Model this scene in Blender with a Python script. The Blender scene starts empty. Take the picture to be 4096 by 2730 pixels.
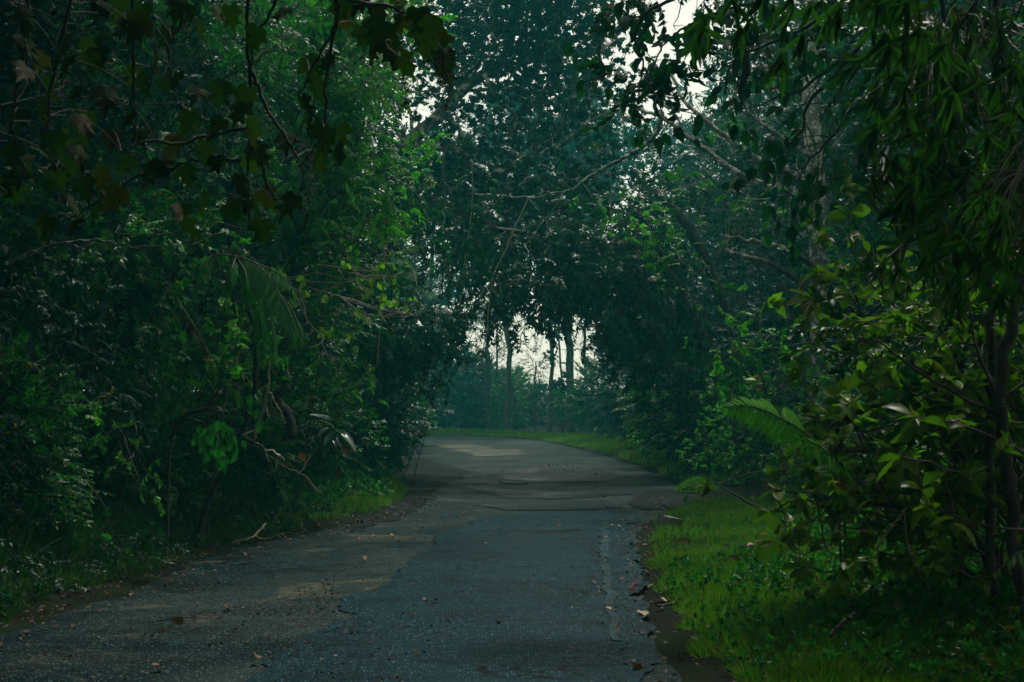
import bpy, math, random
import numpy as np
from mathutils import Vector, Matrix

SC = bpy.context.scene
COL = SC.collection
R = math.radians

# ---------------------------------------------------------------- camera, sky, sun, exposure
F_PX, HORIZON, CAM_H = 1422.0, 400.0, 1.6
PITCH = math.atan((HORIZON - 341.0) / F_PX)
cam_data = bpy.data.cameras.new('camera')
cam_data.lens = 50.0
cam_data.sensor_width = 36.0
cam_data.clip_start = 0.1
cam_data.clip_end = 3000.0
cam_data.dof.use_dof = True
cam_data.dof.focus_distance = 19.0
cam_data.dof.aperture_fstop = 6.3
cam = bpy.data.objects.new('camera', cam_data)
COL.objects.link(cam)
cam.location = (0, 0, CAM_H)
cam.rotation_euler = (R(90) + PITCH, 0, 0)
SC.camera = cam

SUN_EL, SUN_AZ = 60.0, 24.0            # elevation, azimuth from +Y towards +X (ahead, a little to the right)
world = bpy.data.worlds.new('World')
SC.world = world
world.use_nodes = True
wn, wl = world.node_tree.nodes, world.node_tree.links
wn.clear()
w_out = wn.new('ShaderNodeOutputWorld')
w_bg = wn.new('ShaderNodeBackground')
w_sky = wn.new('ShaderNodeTexSky')
w_sky.sky_type = 'NISHITA'
w_sky.sun_disc = False
w_sky.sun_elevation = R(SUN_EL)
w_sky.sun_rotation = R(SUN_AZ)
w_sky.dust_density = 1.5
w_sky.air_density = 1.2
w_mix = wn.new('ShaderNodeMix'); w_mix.data_type = 'RGBA'
w_mix.inputs[0].default_value = 0.60
w_mix.inputs[7].default_value = (26.0, 23.4, 18.6, 1)      # the even white overcast veil
wl.new(w_sky.outputs[0], w_mix.inputs[6])
wl.new(w_mix.outputs[2], w_bg.inputs['Color'])
w_bg.inputs['Strength'].default_value = 0.12
wl.new(w_bg.outputs[0], w_out.inputs[0])

sun_d = bpy.data.lights.new('sun', 'SUN')
sun_d.energy = 5.0
sun_d.angle = R(7)
sun_d.color = (1.0, 0.96, 0.88)
sun = bpy.data.objects.new('sun', sun_d)
COL.objects.link(sun)
sd = Vector((math.sin(R(SUN_AZ)) * math.cos(R(SUN_EL)), math.cos(R(SUN_AZ)) * math.cos(R(SUN_EL)), math.sin(R(SUN_EL))))
sun.rotation_euler = sd.to_track_quat('Z', 'Y').to_euler()
sun.location = sd * 60

SC.view_settings.view_transform = 'Standard'
SC.view_settings.look = 'None'
SC.view_settings.gamma = 1.0
SC.view_settings.use_curve_mapping = False
SC.view_settings.exposure = -0.8

cy = SC.cycles
cy.max_bounces = 5
cy.diffuse_bounces = 3
cy.glossy_bounces = 2
cy.transmission_bounces = 4
cy.transparent_max_bounces = 4
cy.volume_bounces = 0
cy.use_denoising = True
cy.use_adaptive_sampling = True
cy.adaptive_threshold = 0.02
cy.caustics_reflective = False
cy.caustics_refractive = False

# ---------------------------------------------------------------- helpers: mapping, tags, meshes
FWD = np.array([0, math.cos(PITCH), math.sin(PITCH)])
UP = np.array([0, -math.sin(PITCH), math.cos(PITCH)])


def at(px, py, d):
    """the point that stands d metres ahead and shows at px, py of the 1024 wide picture"""
    v = np.array([1.0, 0, 0]) * (px - 512) / F_PX + UP * (341 - py) / F_PX + FWD
    t = d / v[1]
    return np.array([0, 0, CAM_H]) + v * t


def A(lst, d=None):
    return np.array([at(*p) if len(p) == 3 else at(p[0], p[1], d) for p in lst])


def tag(o, label=None, cat=None, group=None, kind=None):
    if label: o['label'] = label
    if cat: o['category'] = cat
    if group: o['group'] = group
    if kind: o['kind'] = kind
    return o


def thing(name, label, cat, loc=(0, 0, 0), group=None, rz=0.0):
    o = bpy.data.objects.new(name, None)
    o.empty_display_size = 0.2
    COL.objects.link(o)
    o.location = [float(c) for c in loc]
    o.rotation_euler = (0, 0, rz)
    return tag(o, label, cat, group)


def copy_thing(root, loc, rz=0.0, s=1.0, label=None, group=None, tilt=(0, 0)):
    r = root.copy(); COL.objects.link(r)
    r.location = [float(c) for c in loc]
    r.rotation_euler = (tilt[0], tilt[1], rz)
    r.scale = (s, s, s) if not hasattr(s, '__len__') else s
    if label: r['label'] = label
    if group: r['group'] = group
    for ch in root.children:
        c = ch.copy(); COL.objects.link(c); c.parent = r
        for g in ch.children:
            e = g.copy(); COL.objects.link(e); e.parent = c
    return r


class MB:
    """collects vertices and faces and builds ONE mesh"""
    def __init__(self):
        self.v, self.f3, self.f4, self.t, self.n = [], [], [], [], 0

    def add(self, verts, f3=None, f4=None, mat=0, tint=None):
        verts = np.asarray(verts, dtype=np.float32).reshape(-1, 3)
        if f3 is not None and len(f3):
            self.f3.append((np.asarray(f3, dtype=np.int32).reshape(-1, 3) + self.n, mat))
        if f4 is not None and len(f4):
            self.f4.append((np.asarray(f4, dtype=np.int32).reshape(-1, 4) + self.n, mat))
        if tint is None:
            tint = np.full(len(verts), 0.5, dtype=np.float32)
        self.t.append(np.broadcast_to(np.asarray(tint, dtype=np.float32), (len(verts),)))
        self.v.append(verts)
        self.n += len(verts)

    def mesh(self, name, mats, origin=(0, 0, 0), smooth=True):
        me = bpy.data.meshes.new(name)
        v = np.concatenate(self.v) - np.asarray(origin, dtype=np.float32)
        f3 = np.concatenate([a for a, m in self.f3]) if self.f3 else np.zeros((0, 3), np.int32)
        f4 = np.concatenate([a for a, m in self.f4]) if self.f4 else np.zeros((0, 4), np.int32)
        m3 = np.concatenate([np.full(len(a), m) for a, m in self.f3]) if self.f3 else np.zeros(0)
        m4 = np.concatenate([np.full(len(a), m) for a, m in self.f4]) if self.f4 else np.zeros(0)
        loops = np.concatenate([f3.ravel(), f4.ravel()]).astype(np.int32)
        nf = len(f3) + len(f4)
        starts = np.concatenate([np.arange(len(f3)) * 3, len(f3) * 3 + np.arange(len(f4)) * 4]).astype(np.int32)
        me.vertices.add(len(v)); me.vertices.foreach_set('co', v.astype(np.float32).ravel())
        me.loops.add(len(loops)); me.loops.foreach_set('vertex_index', loops)
        me.polygons.add(nf)
        me.polygons.foreach_set('loop_start', starts)
        me.polygons.foreach_set('material_index', np.concatenate([m3, m4]).astype(np.int32))
        me.polygons.foreach_set('use_smooth', np.full(nf, smooth))
        at_ = me.attributes.new('tint', 'FLOAT', 'POINT')
        at_.data.foreach_set('value', np.concatenate(self.t).astype(np.float32))
        for m in mats:
            me.materials.append(m)
        me.update(calc_edges=True)
        return me

    def build(self, name, mats, parent=None, origin=(0, 0, 0), smooth=True):
        if not isinstance(mats, (list, tuple)): mats = [mats]
        return link(name, self.mesh(name, mats, origin, smooth), parent, None if parent is not None else origin)


def link(name, me, parent=None, loc=None):
    o = bpy.data.objects.new(name, me)
    COL.objects.link(o)
    if parent is not None: o.parent = parent
    if loc is not None: o.location = [float(c) for c in loc]
    return o


def unit(v):
    v = np.asarray(v, dtype=float)
    n = np.linalg.norm(v, axis=-1, keepdims=True)
    return v / np.maximum(n, 1e-9)


def smooth_path(pts, n):
    """Catmull-Rom through the points"""
    p = np.asarray(pts, dtype=float)
    if len(p) < 3:
        return p[0] + (p[-1] - p[0]) * np.linspace(0, 1, n)[:, None]
    q = np.vstack([2 * p[0] - p[1], p, 2 * p[-1] - p[-2]])
    out = []
    for t in np.linspace(0, len(p) - 1 - 1e-6, n):
        i = int(t); f = t - i
        a, b, c, d = q[i], q[i + 1], q[i + 2], q[i + 3]
        out.append(0.5 * ((2 * b) + (-a + c) * f + (2 * a - 5 * b + 4 * c - d) * f * f + (-a + 3 * b - 3 * c + d) * f ** 3))
    return np.array(out)


def tube(mb, pts, radii, sides=6, mat=0, tint=0.5, rng=None, lump=0.0):
    p = np.asarray(pts, dtype=float)
    n = len(p)
    radii = np.broadcast_to(np.asarray(radii, dtype=float), (n,))
    tan = unit(np.gradient(p, axis=0))
    ref = np.array([0, 0, 1.0]) if abs(tan[0][2]) < 0.9 else np.array([1.0, 0, 0])
    u = unit(np.cross(tan[0], ref))
    ang = np.linspace(0, 2 * np.pi, sides, endpoint=False)
    V = []
    for i in range(n):
        u = unit(u - tan[i] * np.dot(u, tan[i]))
        w = np.cross(tan[i], u)
        rr = radii[i] * (1 + (rng.uniform(-lump, lump, sides) if rng is not None and lump else 0))
        V.append(p[i] + (np.cos(ang)[:, None] * u + np.sin(ang)[:, None] * w) * (rr[:, None] if hasattr(rr, '__len__') else rr))
    V = np.concatenate(V)
    i = np.arange(n - 1)[:, None] * sides
    j = np.arange(sides)[None, :]
    k = (np.arange(sides) + 1)[None, :] % sides
    q = np.stack([i + j, i + k, i + sides + k, i + sides + j], axis=-1).reshape(-1, 4)
    cap = [[(n - 1) * sides, (n - 1) * sides + a, (n - 1) * sides + a + 1] for a in range(1, sides - 1)]
    mb.add(V, f3=cap, f4=q, mat=mat, tint=tint)


# ---------------------------------------------------------------- leaf shapes: unit length along +Y, face up +Z
def leaf_shape(stations, fold=0.12, curve=0.18):
    v, f3, f4 = [[0, 0, 0]], [], []
    for t, w in stations:
        z = -curve * t * t
        v += [[-w, t, z + fold * w * 2], [0, t, z], [w, t, z + fold * w * 2]]
    v.append([0, 1, -curve])
    n = len(stations)
    f3 += [[0, 2, 1], [0, 3, 2]]
    for i in range(n - 1):
        a = 1 + 3 * i
        f4 += [[a, a + 1, a + 4, a + 3], [a + 1, a + 2, a + 5, a + 4]]
    a = 1 + 3 * (n - 1); e = len(v) - 1
    f3 += [[a, a + 1, e], [a + 1, a + 2, e]]
    return np.array(v, float), np.array(f3), (np.array(f4) if f4 else None)


LEAF_LO = (np.array([[0, 0, 0], [-.24, .45, .05], [0, 1, -.12], [.24, .45, .05]], float), np.array([[0, 2, 1], [0, 3, 2]]), None)
LEAF_LO_W = (np.array([[0, 0, 0], [-.34, .42, .07], [0, 1, -.15], [.34, .42, .07]], float), np.array([[0, 2, 1], [0, 3, 2]]), None)
LEAF_MID = leaf_shape([(.4, .26)], .2, .2)
LEAF_OVATE = leaf_shape([(.14, .17), (.4, .27), (.72, .17)], .2, .22)
LEAF_ROUND = leaf_shape([(.12, .27), (.4, .42), (.75, .28)], .15, .2)
LEAF_BIG = leaf_shape([(.1, .07), (.3, .17), (.55, .25), (.78, .2), (.93, .09)], .22, .28)
LEAF_BLADE = leaf_shape([(.12, .045), (.45, .055), (.8, .03)], .5, .3)
LEAF_LANCE = leaf_shape([(.2, .09), (.5, .13), (.8, .07)], .35, .25)
GRASS_BLADE = (np.array([[-.03, 0, 0], [.03, 0, 0], [-.025, .5, -.07], [.025, .5, -.07], [0, 1, -.35]], float), np.array([[2, 3, 4]]), np.array([[0, 1, 3, 2]]))


def lobed(rng=None):
    """five pointed lobes, like a grape or maple leaf"""
    out = [(0, .0), (.16, -.1), (.34, -.02), (.36, .12), (.52, .26), (.36, .36), (.24, .36), (.26, .52), (.4, .72), (.2, .66), (.1, .72), (0, 1.05)]
    pts = out + [(-x, y) for x, y in out[-2:0:-1]]
    v = [[0, .28, 0.0]] + [[x, y, -.16 * (x * x * 1.6 + max(0, y - .3) ** 2) + .04 * math.sin(9 * x + 5 * y)] for x, y in pts]
    n = len(pts)
    f = [[0, 1 + (i + 1) % n, 1 + i] for i in range(n)]
    f = [[a, c, b] for a, b, c in f]
    return np.array(v, float), np.array(f), None


LEAF_LOBED = lobed()


def leaves(mb, shape, pos, Y, Z, size, mat=0, tint=None, width=1.0, rng=None):
    """many leaves at once"""
    pos = np.asarray(pos, float).reshape(-1, 3); n = len(pos)
    if n == 0: return
    Y = unit(np.broadcast_to(Y, (n, 3)))
    Z = np.broadcast_to(Z, (n, 3)) - Y * np.sum(np.broadcast_to(Z, (n, 3)) * Y, axis=1, keepdims=True)
    Z = unit(Z + 1e-6)
    X = np.cross(Y, Z)
    s = np.broadcast_to(np.asarray(size, float), (n,))[:, None, None]
    v, f3, f4 = shape
    k = len(v)
    w = np.broadcast_to(np.asarray(width, float), (n,))[:, None, None]
    V = pos[:, None, :] + s * (v[None, :, 0:1] * w * X[:, None, :] + v[None, :, 1:2] * Y[:, None, :] + v[None, :, 2:3] * Z[:, None, :])
    off = (np.arange(n) * k)[:, None, None]
    if tint is None: tint = (rng or np.random.default_rng(n)).random(n)
    T = np.repeat(np.broadcast_to(tint, (n,)), k)
    mb.add(V.reshape(-1, 3), None if f3 is None else (f3[None] + off).reshape(-1, 3), None if f4 is None else (f4[None] + off).reshape(-1, 4), mat, T)


# ---------------------------------------------------------------- sprays: a twig with its leaves, +Y outward, +Z up
def spray_template(kind, rng):
    P, Y, Z, S, T = [], [], [], [], []
    if kind == 'alternate':
        n = 13
        path = np.array([[math.sin(t * 3) * .05, t, -.22 * t * t] for t in np.linspace(0, 1, 6)])
        for i in range(n):
            t = .12 + .88 * i / (n - 1); side = 1 if i % 2 else -1
            a = R(rng.uniform(35, 70)) * side * (1 if i < n - 1 else 0.1)
            P.append([math.sin(t * 3) * .05, t, -.22 * t * t]); Y.append([math.sin(a), math.cos(a), rng.uniform(-.5, .15)])
            Z.append([rng.uniform(-.4, .4), rng.uniform(-.2, .4), 1]); S.append(rng.uniform(.25, .38)); T.append(rng.random())
    elif kind == 'drooping':
        n = 14
        path = np.array([[math.sin(t * 4) * .06, t * (1 - .3 * t), -.75 * t * t] for t in np.linspace(0, 1, 6)])
        for i in range(n):
            t = .1 + .9 * i / (n - 1); side = 1 if i % 2 else -1
            P.append([math.sin(t * 4) * .06, t * (1 - .3 * t), -.75 * t * t])
            Y.append([.55 * side + rng.uniform(-.2, .2), .35 + rng.uniform(-.3, .3), -1.0 + rng.uniform(-.2, .5)])
            Z.append([rng.uniform(-.5, .5), 1, .5 + rng.uniform(-.3, .5)]); S.append(rng.uniform(.22, .36)); T.append(rng.random())
    elif kind == 'whorl':
        n = 11
        path = np.array([[0, t, .08 * t] for t in np.linspace(0, .75, 4)])
        for i in range(n):
            a = 2.4 * i; t = .45 + .3 * i / n; el = rng.uniform(.15, .9)
            P.append([0, t, .08 * t]); Y.append([math.cos(a) * (1 - el * .4), .35 + el * .5, math.sin(a) * .7])
            Z.append([rng.uniform(-.3, .3), -.2, 1]); S.append(rng.uniform(.32, .5)); T.append(rng.random())
    elif kind == 'tuft':
        n = 16
        path = np.array([[0, t, 0] for t in np.linspace(0, .3, 3)])
        for i in range(n):
            a = rng.uniform(0, 6.28); P.append([rng.uniform(-.2, .2), rng.uniform(.1, .5), rng.uniform(-.2, .2)])
            Y.append([math.cos(a), rng.uniform(.1, 1.2), math.sin(a) - .3]); Z.append([rng.uniform(-1, 1), rng.uniform(-1, 1), 1]); S.append(rng.uniform(.25, .5)); T.append(rng.random())
    elif kind == 'pinnate':
        n = 22
        path = np.array([[0, t, .15 * math.sin(t * 2.6) - .3 * t * t] for t in np.linspace(0, 1, 6)])
        for i in range(n):
            t = .15 + .85 * (i // 2) / (n / 2 - 1); side = 1 if i % 2 else -1
            P.append([0, t, .15 * math.sin(t * 2.6) - .3 * t * t]); Y.append([.9 * side, .45 + .4 * t, -.25]); Z.append([.1 * side, 0, 1]); S.append(.3 * math.sin(.5 + 2.3 * t)); T.append(rng.random())
    elif kind == 'bamboo':
        n = 12
        path = np.array([[0, t * .8, -.4 * t * t] for t in np.linspace(0, 1, 5)])
        for i in range(n):
            t = rng.uniform(.2, 1); a = rng.uniform(-.9, .9)
            P.append([0, t * .8, -.4 * t * t]); Y.append([math.sin(a), .5 * math.cos(a), -rng.uniform(.4, 1.3)]); Z.append([rng.uniform(-.6, .6), 1, .6]); S.append(rng.uniform(.4, .65)); T.append(rng.random())
    return dict(P=np.array(P, float), Y=unit(Y), Z=unit(Z), S=np.array(S), T=np.array(T), path=path)


_rt = np.random.default_rng(5)
SPRAYS = {k: [spray_template(k, _rt) for _ in range(5)] for k in ('alternate', 'drooping', 'whorl', 'tuft', 'pinnate', 'bamboo')}


def put_sprays(mb, kind, pos, dirs, length, shape, rng, leaf_k=1.0, leaf_mat=0, twig_mat=1, twig_r=0.004, twigs=True, tint_lo=0.0, tint_hi=1.0, level=0.6, width=1.0):
    pos = np.asarray(pos, float).reshape(-1, 3); n = len(pos)
    if n == 0: return
    Y = unit(np.asarray(dirs, float).reshape(-1, 3) + rng.normal(0, .25, (n, 3)))
    up = np.array([0, 0, 1.0]) * level + rng.normal(0, .35, (n, 3))
    Z = up - Y * np.sum(up * Y, axis=1, keepdims=True); Z = unit(Z)
    X = np.cross(Y, Z)
    L = np.broadcast_to(np.asarray(length, float), (n,)) * rng.uniform(.7, 1.25, n)
    M = np.stack([X, Y, Z], axis=1)         # rows are axes
    which = rng.integers(0, len(SPRAYS[kind]), n)
    clump = rng.normal(0, .16, n)
    for w, T in enumerate(SPRAYS[kind]):
        s = which == w
        if not s.any(): continue
        m = M[s]; l = L[s]; k = len(T['P'])
        P = pos[s][:, None] + l[:, None, None] * np.einsum('ka,nab->nkb', T['P'], m)
        yy = np.einsum('ka,nab->nkb', T['Y'], m); zz = np.einsum('ka,nab->nkb', T['Z'], m)
        yy = yy + rng.normal(0, .15, yy.shape)
        S = l[:, None] * T['S'][None] * leaf_k * rng.uniform(.8, 1.2, (s.sum(), k))
        tt = np.clip(T['T'][None] * .75 + .12 + clump[s][:, None] + rng.normal(0, .08, (s.sum(), k)), 0, 1)
        tt = tint_lo + (tint_hi - tint_lo) * tt
        leaves(mb, shape, P.reshape(-1, 3), yy.reshape(-1, 3), zz.reshape(-1, 3), S.ravel(), leaf_mat, tt.ravel(), width)
        if twigs:
            pa = T['path'][[0, len(T['path']) // 2, -1]]; q = len(pa)
            C = pos[s][:, None] + l[:, None, None] * np.einsum('ka,nab->nkb', pa, m)      # n,q,3
            ang = np.array([0, 2.09, 4.19])
            ring = (np.cos(ang)[None, :, None] * m[:, 0][:, None] + np.sin(ang)[None, :, None] * m[:, 2][:, None])   # n,3,3
            taper = (twig_r * np.linspace(1, .4, q))[None, :, None, None]
            V = C[:, :, None] + taper * ring[:, None]
            base = []
            for i in range(q - 1):
                for j in range(3):
                    jj = (j + 1) % 3
                    base.append([i * 3 + j, i * 3 + jj, i * 3 + 3 + jj, i * 3 + 3 + j])
            off = (np.arange(s.sum()) * q * 3)[:, None, None]
            mb.add(V.reshape(-1, 3), f4=(np.array(base)[None] + off).reshape(-1, 4), mat=twig_mat)


# ---------------------------------------------------------------- branching
def grow(mb, p, d, L, r, depth, rng, tips, bend=.18, kids=(3, 5), ratio=.62, up=.05, spread=.75, sides=(7, 6, 5, 4, 3), mat=0, start=.35, tipn=3):
    n = 5 if depth < 2 else 7
    pts = [np.array(p, float)]; dd = unit(np.array(d, float))
    for i in range(n):
        dd = unit(dd + rng.normal(0, bend, 3) + np.array([0, 0, up]))
        pts.append(pts[-1] + dd * L / n)
    pts = np.array(pts)
    rad = r * np.linspace(1, .5 if depth else .3, len(pts))
    tube(mb, pts, rad, sides[min(len(sides) - 1, max(0, 4 - depth))], mat, rng=rng, lump=.08 if r > .05 else 0)
    if depth == 0:
        for t in np.linspace(.3, 1, tipn):
            i = min(len(pts) - 2, int(t * (len(pts) - 1)))
            tips.append((pts[i] + (pts[i + 1] - pts[i]) * rng.random(), unit(pts[i + 1] - pts[i] + rng.normal(0, .5, 3) * (1 if t < 1 else .2) * np.linalg.norm(pts[1] - pts[0]))))
        return
    for k in range(rng.integers(kids[0], kids[1] + 1)):
        t = rng.uniform(start, 1.0) if k else 1.0
        f = t * (len(pts) - 1); i = min(len(pts) - 2, int(f))
        q = pts[i] + (pts[i + 1] - pts[i]) * (f - i)
        ax = unit(pts[i + 1] - pts[i])
        side = rng.normal(0, 1, 3); side = unit(side - ax * np.dot(side, ax))
        nd = unit(ax + side * rng.uniform(.5, 1.1) * spread * 1.2)
        grow(mb, q, nd, L * ratio * rng.uniform(.75, 1.2), r * (1 - .45 * t) * .6, depth - 1, rng, tips, bend, kids, ratio, up, spread, sides, mat, start, tipn)


# ---------------------------------------------------------------- materials
def nodes(name):
    m = bpy.data.materials.new(name); m.use_nodes = True
    nt = m.node_tree; nt.nodes.clear()
    return m, nt.nodes, nt.links


def mixc(N, L, fac, a, b, mode='MIX'):
    x = N.new('ShaderNodeMix'); x.data_type = 'RGBA'; x.blend_type = mode
    for sock, val in ((x.inputs[0], fac), (x.inputs[6], a), (x.inputs[7], b)):
        if hasattr(val, 'is_linked') or hasattr(val, 'links'): L.new(val, sock)
        else: sock.default_value = val if not hasattr(val, '__len__') else tuple(val) + ((1,) if len(val) == 3 else ())
    return x.outputs[2]


def ramp(N, L, src, stops):
    r = N.new('ShaderNodeValToRGB'); e = r.color_ramp.elements
    while len(e) < len(stops): e.new(.5)
    for el, (p, c) in zip(e, stops):
        el.position = p; el.color = (c, c, c, 1) if not hasattr(c, '__len__') else tuple(c) + (1,)
    L.new(src, r.inputs[0]); return r.outputs[0]


def noise(N, L, scale, detail=3, rough=.55, vec=None, dist=0):
    t = N.new('ShaderNodeTexNoise'); t.inputs['Scale'].default_value = scale; t.inputs['Detail'].default_value = detail
    t.inputs['Roughness'].default_value = rough; t.inputs['Distortion'].default_value = dist
    if vec is not None: L.new(vec, t.inputs['Vector'])
    return t.outputs['Fac']


def coords(N, which='Object'):
    return N.new('ShaderNodeTexCoord').outputs[which]


def leaf_mat(name, dark, light, old=(.16, .12, .02), rough=.42, trans=.3, spec=.22, old_at=.97, glow=(1.1, 1.9, .4)):
    m, N, L = nodes(name)
    a = N.new('ShaderNodeAttribute'); a.attribute_name = 'tint'
    col = ramp(N, L, a.outputs['Fac'], [(0, dark), (.75, light), (old_at, light), (1.0, old)])
    n1 = noise(N, L, 22, 2, .5, coords(N))
    col = mixc(N, L, .55, col, ramp(N, L, n1, [(.25, .45), (.75, 1.0)]), 'MULTIPLY')
    b = N.new('ShaderNodeBsdfPrincipled')
    L.new(col, b.inputs['Base Color'])
    rr = ramp(N, L, n1, [(.3, rough * .8), (.7, min(1, rough * 1.3))]); L.new(rr, b.inputs['Roughness'])
    b.inputs['Specular IOR Level'].default_value = spec
    t = N.new('ShaderNodeBsdfTranslucent')
    tc = mixc(N, L, 1.0, col, glow, 'MULTIPLY'); L.new(tc, t.inputs['Color'])
    mx = N.new('ShaderNodeMixShader'); mx.inputs[0].default_value = trans
    L.new(b.outputs[0], mx.inputs[1]); L.new(t.outputs[0], mx.inputs[2])
    o = N.new('ShaderNodeOutputMaterial'); L.new(mx.outputs[0], o.inputs[0])
    return m


def bark_mat(name, c1, c2, lichen=None, lich_lo=.58, scale=6, rough=.85, bump=.6):
    m, N, L = nodes(name)
    co = coords(N)
    mp = N.new('ShaderNodeMapping'); mp.inputs['Scale'].default_value = (1, 1, .35); L.new(co, mp.inputs[0])
    n = noise(N, L, scale * 3, 6, .65, mp.outputs[0], .6)
    col = mixc(N, L, ramp(N, L, n, [(.35, 0.0), (.65, 1.0)]), c1, c2)
    if lichen:
        n2 = noise(N, L, scale, 5, .7, co)
        col = mixc(N, L, ramp(N, L, n2, [(lich_lo, 0.0), (lich_lo + .05, .9)]), col, lichen)
    b = N.new('ShaderNodeBsdfPrincipled'); L.new(col, b.inputs['Base Color']); b.inputs['Roughness'].default_value = rough
    bp = N.new('ShaderNodeBump'); bp.inputs['Strength'].default_value = bump; bp.inputs['Distance'].default_value = .02
    L.new(n, bp.inputs['Height']); L.new(bp.outputs[0], b.inputs['Normal'])
    o = N.new('ShaderNodeOutputMaterial'); L.new(b.outputs[0], o.inputs[0])
    return m


M = {}
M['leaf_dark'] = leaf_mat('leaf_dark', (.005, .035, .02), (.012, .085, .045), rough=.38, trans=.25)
M['leaf_deep'] = leaf_mat('leaf_deep', (.002, .014, .010), (.006, .042, .024), rough=.5, trans=.2, old_at=.985, spec=.07)  # near-black leaf colour standing in for deep shade on near plants
M['leaf_teal'] = leaf_mat('leaf_teal', (.004, .036, .03), (.009, .07, .052), old=(.03, .06, .02), rough=.42, trans=.2)
M['leaf_mid'] = leaf_mat('leaf_mid', (.008, .07, .018), (.045, .21, .035), rough=.4, trans=.32)
M['leaf_bright'] = leaf_mat('leaf_bright', (.03, .17, .018), (.12, .36, .024), rough=.42, trans=.4)  # light green that also carries the sunlit look of lit leaves
M['leaf_olive'] = leaf_mat('leaf_olive', (.04, .09, .009), (.15, .26, .018), old=(.16, .07, .01), rough=.32, trans=.4, old_at=.95, spec=.12)
M['leaf_vine'] = leaf_mat('leaf_vine', (.007, .022, .004), (.022, .045, .004), old=(.05, .03, .003), rough=.6, trans=.3, spec=.08, old_at=.9)
M['leaf_bamboo'] = leaf_mat('leaf_bamboo', (.008, .03, .004), (.03, .085, .007), old=(.14, .06, .01), rough=.4, trans=.4, old_at=.985)
M['leaf_fern'] = leaf_mat('leaf_fern', (.07, .32, .03), (.16, .5, .05), rough=.6, trans=.45, spec=.05)  # lightened beyond leaf colour so the shaded fern looks lit
M['leaf_silver'] = leaf_mat('leaf_silver', (.05, .1, .09), (.1, .17, .15), rough=.28, trans=.15, spec=.8)
M['leaf_gloss'] = leaf_mat('leaf_gloss', (.01, .04, .03), (.02, .06, .05), rough=.5, trans=.1, spec=.12)
M['leaf_lime'] = leaf_mat('leaf_lime', (.08, .2, .02), (.2, .33, .03), old=(.4, .34, .02), rough=.42, trans=.45, old_at=.8)
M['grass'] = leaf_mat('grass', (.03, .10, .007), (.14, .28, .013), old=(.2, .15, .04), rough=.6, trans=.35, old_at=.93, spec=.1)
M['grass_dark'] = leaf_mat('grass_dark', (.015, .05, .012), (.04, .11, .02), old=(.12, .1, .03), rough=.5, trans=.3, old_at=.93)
M['dry_leaf'] = leaf_mat('dry_leaf', (.05, .025, .012), (.16, .09, .045), old=(.35, .16, .03), rough=.6, trans=.1, old_at=.85, glow=(1, .8, .5))
M['dead_frond'] = leaf_mat('dead_frond', (.05, .045, .02), (.12, .1, .05), rough=.7, trans=.1, glow=(1, .8, .5))
M['orange_leaf'] = leaf_mat('orange_leaf', (.4, .16, .02), (.55, .3, .05), rough=.6, trans=.1, glow=(1, .8, .5))
M['pink'] = leaf_mat('pink_petal', (.6, .1, .3), (.7, .2, .4), old=(.7, .2, .4), rough=.5, trans=.2, glow=(1, .8, .9))
M['twig'] = bark_mat('twig_bark', (.03, .024, .018), (.06, .05, .035), scale=10, bump=.2)
M['twig_pale'] = bark_mat('pale_twig', (.17, .15, .1), (.3, .27, .19), scale=12, bump=.2)
M['bark'] = bark_mat('dark_bark', (.02, .02, .017), (.055, .05, .04), (.12, .14, .11), .62, 5)
M['bark_moss'] = bark_mat('mossy_bark', (.02, .03, .02), (.06, .075, .055), (.3, .36, .3), .52, 4)
M['bark_lichen'] = bark_mat('lichened_bark', (.07, .08, .07), (.16, .18, .16), (.5, .56, .5), .5, 7)
M['blossom'] = bark_mat('dry_blossom', (.16, .12, .06), (.3, .22, .11), scale=20, bump=.2)


# ---------------------------------------------------------------- ground and road
EDGE_L = np.array([(-4.0, -30), (-4.0, -10), (-3.95, 3), (-3.8, 8), (-3.6, 10), (-3.4, 12.1), (-3.04, 15.6), (-2.3, 18), (-1.75, 21), (-1.75, 25), (-2.5, 31), (-3.1, 37), (-3.3, 45), (-3.6, 52), (-4.4, 57.5), (-6.5, 61), (-12, 63), (-24, 64), (-60, 66)], float)
EDGE_R = np.array([(1.5, -30), (1.35, -10), (1.15, 3), (1.07, 8), (1.08, 10.5), (1.15, 12.5), (1.35, 15), (1.7, 18.3), (2.5, 21.4), (3.2, 25.5), (3.25, 30), (3.05, 37), (2.4, 47), (1.1, 57.6), (-.5, 62), (-3.6, 66), (-10, 69), (-23, 71), (-60, 73)], float)
NR = 260
EL = smooth_path(EDGE_L, NR); ER = smooth_path(EDGE_R, NR)
_rr = np.random.default_rng(3)


def vnoise(x, y, s, seed=0):
    """cheap smooth value noise"""
    x = np.asarray(x, float) / s; y = np.asarray(y, float) / s
    xi = np.floor(x).astype(int); yi = np.floor(y).astype(int); xf = x - xi; yf = y - yi
    def h(a, b):
        n = (a * 374761393 + b * 668265263 + seed * 974634777) & 0x7fffffff
        n = ((n ^ (n >> 13)) * 1274126177) & 0x7fffffff
        return (n % 65536) / 65536.0
    xf = xf * xf * (3 - 2 * xf); yf = yf * yf * (3 - 2 * yf)
    return (h(xi, yi) * (1 - xf) + h(xi + 1, yi) * xf) * (1 - yf) + (h(xi, yi + 1) * (1 - xf) + h(xi + 1, yi + 1) * xf) * yf


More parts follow.
